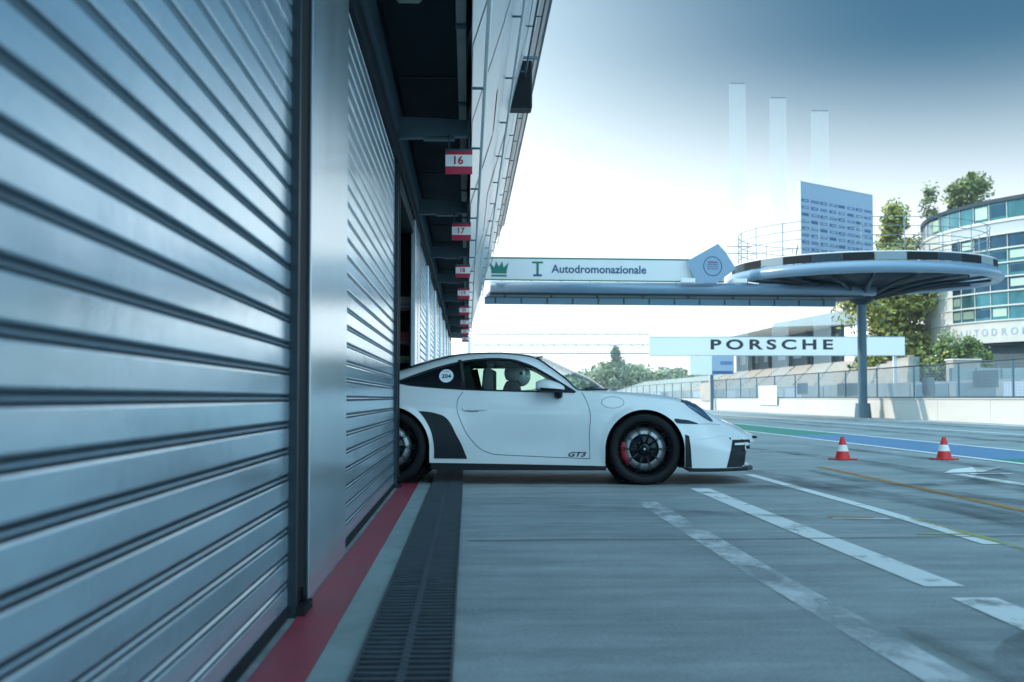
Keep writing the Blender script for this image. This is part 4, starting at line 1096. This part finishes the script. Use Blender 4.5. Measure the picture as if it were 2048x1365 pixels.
    m = MB(); m.tube(P_, .011, 'black', 6); m.build('windscreen_trim', CAR)
    m = MB(); m.tube([(x, (Y5(x) - .012) * s, Z5(x) + .006) for x in [-.3 + (1.40 + .3) * k / 50 for k in range(51)]], .007, 'black', 6); m.build('roof_seam', CAR)
row = [i for i, x in enumerate(xs) if abs(x - 1.412) < 1e-5][0]; rb = [i for i, x in enumerate(xs) if abs(x - 1.84) < 1e-5][0]
for (ii, rad) in ((row, .009), (rb, .012)):
    P_ = [grid[ii][j] for j in range(J3, NR)]; P_ = [Vector((p.x, -p.y, p.z + .002)) for p in P_] + [Vector((p.x, p.y, p.z + .002)) for p in reversed(P_[:-1])]
    m = MB(); m.tube(P_, rad, 'black', 6); m.build('windscreen_trim', CAR)
m = MB(); m.tube([(1.90, -.60, .925), (2.0, -.3, .945), (2.03, .05, .96)], .008, 'black', 6); m.tube([(1.95, .35, .94), (2.08, .1, .92), (2.12, -.25, .915)], .008, 'black', 6); m.build('wiper', CAR)
# splitter
SP = [(2.875, .90), (3.0, .90), (3.2, .85), (3.35, .775), (3.47, .665), (3.55, .48), (3.58, .2), (3.585, 0)]
pts = SP + [(a, -b) for a, b in reversed(SP[:-1])]
m = MB(); m.prism([(a, b, .128) for a, b in pts], (0, 0, .030), 'black'); m.build('front_splitter', CAR, bevel=.006)
m = MB(); m.box(3.40, 3.435, -.64, .64, .1585, .43, 'black'); m.build('front_radiator', CAR)
m = MB(); m.box(3.44, 3.53, -.40, .40, .1585, .185, 'car_paint'); m.build('splitter_lip', CAR, bevel=.008)
# underbody and wheel housings
m = MB(); m.box(-1.0, -.42, -.74, .74, .15, .5, 'black_soft'); m.box(.42, 2.04, -.80, .80, .15, .25, 'black_soft'); m.box(-.41, .41, -.55, .55, .16, .5, 'black_soft'); m.box(2.06, 2.86, -.55, .55, .16, .6, 'black_soft'); m.box(2.87, 3.30, -.74, .74, .165, .45, 'black_soft'); m.box(3.30, 3.42, -.55, .55, .165, .42, 'black_soft'); m.build('underbody', CAR)
for (cx, cz, r) in AX:
    for s in (-1, 1):
        m = MB(); P_ = [(r + .006, .50), (r + .006, .885)]
        m.lathe([(a, b * s) for a, b in P_], 'black_soft', 32, 'y', (cx, 0, cz), R(-28), R(208)); m.lathe([(.02, .51 * s), (r + .02, .51 * s)], 'black_soft', 32, 'y', (cx, 0, cz)); m.build('wheel_housing', CAR)
# tow hook
m = MB(); m.tube([(3.44, -.42, .43), (3.53, -.42, .432)], .009, 'black', 8); m.tube([(3.567 + .034 * math.cos(2 * PI * k / 20), -.42 + .034 * math.sin(2 * PI * k / 20) , .445 + .004 * math.sin(2 * PI * k / 20)) for k in range(20)], .008, 'black', 8, closed=True); m.box(3.505, 3.53, -.44, -.40, .33, .43, 'black'); m.build('tow_hook', CAR)
# wheels
def wheel(cx, cz, rt, wd, steer):
    for s in (-1, 1):
        yo = .895; wr = MB()
        rr = .262 if rt < .35 else .272
        # rim barrel and lip (axis y, outer face towards +h)
        wr.lathe([(rr + .004, 0), (rr + .006, -.012), (rr - .012, -.018), (rr - .022, -.06), (rr - .024, -wd + .03), (rr + .002, -wd + .02)], 'rim', 64, 'y')
        for k in range(10):
            a = 2 * PI * k / 10
            for da in (-.07, .07):
                p0 = Vector((.05 * math.cos(a), -.055, .05 * math.sin(a))); p1 = Vector((.14 * math.cos(a + da * .5), -.045, .14 * math.sin(a + da * .5))); p2 = Vector(((rr - .012) * math.cos(a + da), -.022, (rr - .012) * math.sin(a + da)))
                wr.tube([p0, p1, p2], [.009, .0045, .005], 'rim', 6)
        wr.lathe([(0, -.035), (.045, -.036), (.060, -.050), (.066, -.085), (.066, -.12)], 'rim', 32, 'y')
        M = Matrix.Diagonal((1, -s * -1. if False else 1, 1, 1))
        def place(mb, nm, par, loc=None):
            mb.v = [(x, y * s, z) for x, y, z in mb.v]
            o = mb.build(nm, par)
            if loc: o.location = loc
            return o
        w_ = place(wr, 'wheel', CAR, (cx, yo * s, cz)); w_.rotation_euler = (0, 0, steer)
        t = MB(); pr = [(rr + .0, -.004), (rr + .006, .002), (rr + .020, .006), (rt - .045, .011), (rt - .020, .004), (rt - .006, -.010), (rt, -.030), (rt, -wd + .03), (rt - .02, -wd), (rr, -wd + .01)]
        t.lathe(pr, 'tyre', 72, 'y')
        for q in (.25, .5, .75): t.lathe([(rt + .0006, -.03 - (wd - .06) * q - .004), (rt + .0006, -.03 - (wd - .06) * q + .004)], 'black', 72, 'y')
        t.lathe([(rt - .030, .0098), (rt - .027, .0125), (rt - .024, .0085)], 'tyre', 72, 'y')
        place(t, 'tyre', w_)
        d = MB(); d.lathe([(.143, -.088), (.205, -.088), (.205, -.115), (.143, -.115), (.143, -.088)], 'disc', 64, 'y')
        for ring, rad in ((0, .158), (1, .174), (2, .190)):
            for k in range(28):
                a = 2 * PI * (k + ring * .33) / 28; d.cyl((0, 0), .0001, 0, .0001, 'black', 3) if False else None
                c0 = Vector((rad * math.cos(a), -.0868, rad * math.sin(a)))
                d.add([c0 + Vector((.003 * math.cos(q * PI / 3), 0, .003 * math.sin(q * PI / 3))) for q in range(6)], [(0, 1, 2, 3, 4, 5)], 'black')
        d.lathe([(.05, -.086), (.138, -.086), (.143, -.10)], 'rim', 48, 'y')
        place(d, 'brake_disc', w_)
        c = MB(); A, B_ = R(162), R(224); pr = [(.180, -.070), (.222, -.066), (.232, -.080), (.232, -.125), (.180, -.13), (.180, -.070)]
        c.lathe([(a, b + .012) for a, b in pr], 'caliper', 20, 'y', a0=A, a1=B_)
        for aa in (A, B_): c.add([((a) * math.cos(aa), b + .012, a * math.sin(aa)) for a, b in pr[:-1]], [(0, 1, 2, 3, 4)], 'caliper')
        place(c, 'brake_caliper', w_)
        n_ = MB(); n_.lathe([(0, -.020), (.022, -.020), (.030, -.028), (.036, -.045)], 'disc' if False else 'rim', 6, 'y', smooth=False); n_.lathe([(0, -.0195), (.010, -.0195)], 'lamp_chrome', 16, 'y'); place(n_, 'centre_nut', w_)
        b_ = MB(); b_.lathe([(.02, -.16), (rr - .03, -.16)], 'black_soft', 32, 'y'); place(b_, 'dust_shield', w_)
wheel(0, .361, .361, .315, 0)
wheel(2.457, .343, .343, .255, R(0))
# lettering and number roundel
def side_text(txt, size, x, z, name, mt, parent, **k):
    p = onside(x, z, .0045, -1); pa = onside(x - .05, z, 0); pb_ = onside(x + .05, z, 0); pu = onside(x, z + .05, 0); pl = onside(x, z - .05, 0)
    X = (pb_ - pa).normalized(); U = (pu - pl).normalized(); Z = X.cross(U).normalized(); U = Z.cross(X)
    M = Matrix.Translation(p) @ Matrix((X, U, Z)).transposed().to_4x4()
    return text_mesh(txt, size, name, mt, M, parent, depth=.002, **k)
side_text('GT3', .062, 1.80, .290, 'lettering', 'black', doors[-1], bold=.0012, shear=.35, xscale=1.5)
qs = decal('number_sticker', [(.541 + .069 * math.cos(2 * PI * k / 40), 1.046 + .064 * math.sin(2 * PI * k / 40)) for k in range(40)], 'sticker', CAR, .004, .015)
side_text('204', .062, .541, 1.041, 'number', 'black_print', qs, bold=.0018, xscale=.98)
m = MB(); pq = [onside(.541 + a, 1.046 + b, .0055) for a, b in ((-.03, .040), (.0, .045), (.03, .040))]; m.tube(pq, .0022, 'black_print', 4); m.build('small_print', qs)
# interior
def seatb(y):
    m = MB(); m.prism([(.88, y - .20, .36), (1.38, y - .20, .34), (1.40, y - .20, .46), (1.06, y - .20, .48), (.97, y - .20, .90), (.97, y - .20, 1.13), (.89, y - .20, 1.13), (.86, y - .20, .80)], (0, .40, 0), 'seat_cloth')
    for s in (-.25, .20): m.prism([(.86, y + s, .50), (1.10, y + s, .52), (1.03, y + s, .86), (.96, y + s, .93), (.87, y + s, .90)], (0, .05, 0), 'interior')
    m.build('seat', CAR, bevel=.03)
seatb(-.37); seatb(.37)
m = MB(); m.prism([(1.62, -.72, .55), (1.95, -.72, .55), (1.98, -.72, .86), (1.75, -.72, .90), (1.60, -.72, .84)], (0, 1.44, 0), 'interior'); m.build('dashboard', CAR, bevel=.02)
m = MB(); m.box(.45, 1.9, -.78, .78, .26, .30, 'interior'); m.box(.42, .47, -.70, .70, .28, .95, 'interior')
for s in (-1, 1): m.box(.62, 1.84, (.755 if s > 0 else -.79), (.79 if s > 0 else -.755), .28, .82, 'interior')
m.build('cabin_lining', CAR)
m = MB()
for s in (-1, 1): m.tube([(.62, .52 * s, .35), (.60, .50 * s, 1.0), (.60, .44 * s, 1.17), (.60, 0, 1.19)], .02, 'interior', 8)
m.tube([(.60, .48, 1.10), (.64, -.48, .40)], .016, 'interior', 8); m.build('roll_cage', CAR)
m = MB(); m.tube([(1.52 + .05 * math.sin(2 * PI * k / 28), .37 + .175 * math.cos(2 * PI * k / 28), .78 + .17 * math.sin(2 * PI * k / 28)) for k in range(28)], .014, 'interior', 8, closed=True); m.tube([(1.52, .20, .78), (1.54, .37, .77), (1.52, .54, .78)], .012, 'interior', 6); m.tube([(1.54, .37, .77), (1.72, .37, .72)], .02, 'interior', 8); m.build('steering_wheel', CAR)
m = MB()
for s in (-1, 1): m.prism([(.48, .60 * s, .80), (.84, .60 * s, .80), (.76, .60 * s, 1.15), (.48, .60 * s, 1.10)], (0, .03 * s, 0), 'interior')
m.build('quarter_trim', CAR)
m = MB(); m.box(.68, 1.36, -.55, .55, 1.150, 1.185, 'interior'); m.build('headlining', CAR)
# far-side pillar between the windows
m = MB()
for s in (-1, 1): m.tube([(.665, .69 * s, 1.20), (.72, .80 * s, .93)], .022, 'interior', 6)
m.build('inner_pillar', CAR)

# ------------------------------------------------------------------ driver
CM = Matrix.Translation((-.692, 12.528, 0)) @ Matrix.Rotation(R(-4), 4, 'Z')
base = CM @ Vector((1.15, .37, .47))
DR = empty('person', base, R(-4), 'driver in dark suit and silver grey helmet at the wheel of the white car', 'person')
def skin(name, pts, edges, rad, mt, parent, lv=2):
    me = bpy.data.meshes.new(name); me.from_pydata(pts, edges, []); me.materials.append(MATS[mt]); o = bpy.data.objects.new(name, me); COL.objects.link(o); o.parent = parent
    o.modifiers.new('skin', 'SKIN')
    for i, v in enumerate(me.skin_vertices[0].data if me.skin_vertices else []): v.radius = (rad[i], rad[i])
    return o
pts = [(0, 0, .02), (-.02, 0, .18), (-.03, 0, .36), (-.02, 0, .455), (.01, 0, .53), (.03, 0, .59)]
rad = [.13, .13, .135, .115, .065, .07]; E_ = [(0, 1), (1, 2), (2, 3), (3, 4), (4, 5)]
for s in (-1, 1):
    b = len(pts); pts += [(-.01, .17 * s, .455), (.09, .22 * s, .26), (.24, .17 * s, .30), (.30, .165 * s, .31), (.345, .165 * s, .315)]; rad += [.098, .055, .038, .028, .034]
    E_ += [(3, b), (b, b + 1), (b + 1, b + 2), (b + 2, b + 3), (b + 3, b + 4)]
    for f, (dy, dz, ln) in enumerate(((-.5, .03, .8), (-.2, .036, 1.), (.1, .034, .95), (.4, .02, .75))):
        c = len(pts); y_ = .165 * s + dy * .05
        pts += [(.370, y_, .315 + dz), (.395, y_, .32 + dz + .012), (.41, y_ + .004, .315 + dz - .012 * ln)]; rad += [.011, .0095, .008]; E_ += [(b + 4, c), (c, c + 1), (c + 1, c + 2)]
    c = len(pts); pts += [(.355, .165 * s - s * .035, .335), (.380, .165 * s - s * .045, .33)]; rad += [.012, .010]; E_ += [(b + 4, c), (c, c + 1)]
    b = len(pts); pts += [(.06, .11 * s, .0), (.44, .13 * s, .10), (.74, .13 * s, -.12), (.84, .13 * s, -.12)]; rad += [.095, .06, .042, .035]
    E_ += [(0, b), (b, b + 1), (b + 1, b + 2), (b + 2, b + 3)]
body = skin('body', pts, E_, rad, 'suit', DR)
body.data.skin_vertices[0].data[0].use_root = True
sb = body.modifiers.new('sub', 'SUBSURF'); sb.levels = 1; sb.render_levels = 2
m = MB(); hc = (.115, 0, .62)
hc = (.125, 0, .625)
vv = []; n1, n2 = 28, 18
for a in range(n2 + 1):
    ph = PI * a / n2
    for b in range(n1):
        th = 2 * PI * b / n1; x = .140 * math.sin(ph) * math.cos(th); y = .120 * math.sin(ph) * math.sin(th); z = .128 * math.cos(ph)
        if z < 0: x = x + .030 * (-z / .128) * (1 if x > 0 else .3); z *= 1.10
        if z < -.07 and x < .02: z = -.07 + (z + .07) * .25
        vv.append((hc[0] - .075 + x, y, hc[2] + z))
ff = [(a * n1 + b, a * n1 + (b + 1) % n1, (a + 1) * n1 + (b + 1) % n1, (a + 1) * n1 + b) for a in range(n2) for b in range(n1)]
m.add(vv, ff, 'helmet', True)
for k, f in enumerate(m.f):
    c = sum((Vector(m.v[v]) for v in f), Vector()) / len(f)
    if c.x > hc[0] - .075 + .085 and hc[2] - .035 < c.z < hc[2] + .045: m.mi[k] = m.m('visor')
he = m.build('helmet', DR)
m = MB()
for s in (-1, 1): m.tube([(hc[0] - .03, .112 * s, hc[2] + .0), (hc[0] - .03, .125 * s, hc[2] + .0)], .020, 'black', 14)
m.tube([(hc[0] + .01, -.110, hc[2] + .05), (hc[0] + .055, -.075, hc[2] + .052)], .006, 'sticker', 6); m.build('visor_hinge', he)

# ------------------------------------------------------------------ hazy air
hb = MB(); hb.box(-60, 330, -40, 420, -1, 45, 'white'); ho = hb.build('haze')
hm_ = bpy.data.materials.new('haze_air'); hm_.use_nodes = True; ht = hm_.node_tree; ht.nodes.clear()
pv = ht.nodes.new('ShaderNodeVolumePrincipled'); pv.inputs['Color'].default_value = (.9, .95, 1, 1); pv.inputs['Density'].default_value = .0004; pv.inputs['Anisotropy'].default_value = .3
hout = ht.nodes.new('ShaderNodeOutputMaterial'); ht.links.new(pv.outputs[0], hout.inputs['Volume'])
ho.data.materials.clear(); ho.data.materials.append(hm_); tag(ho, 'pale hazy air over the circuit', 'haze', kind='stuff')
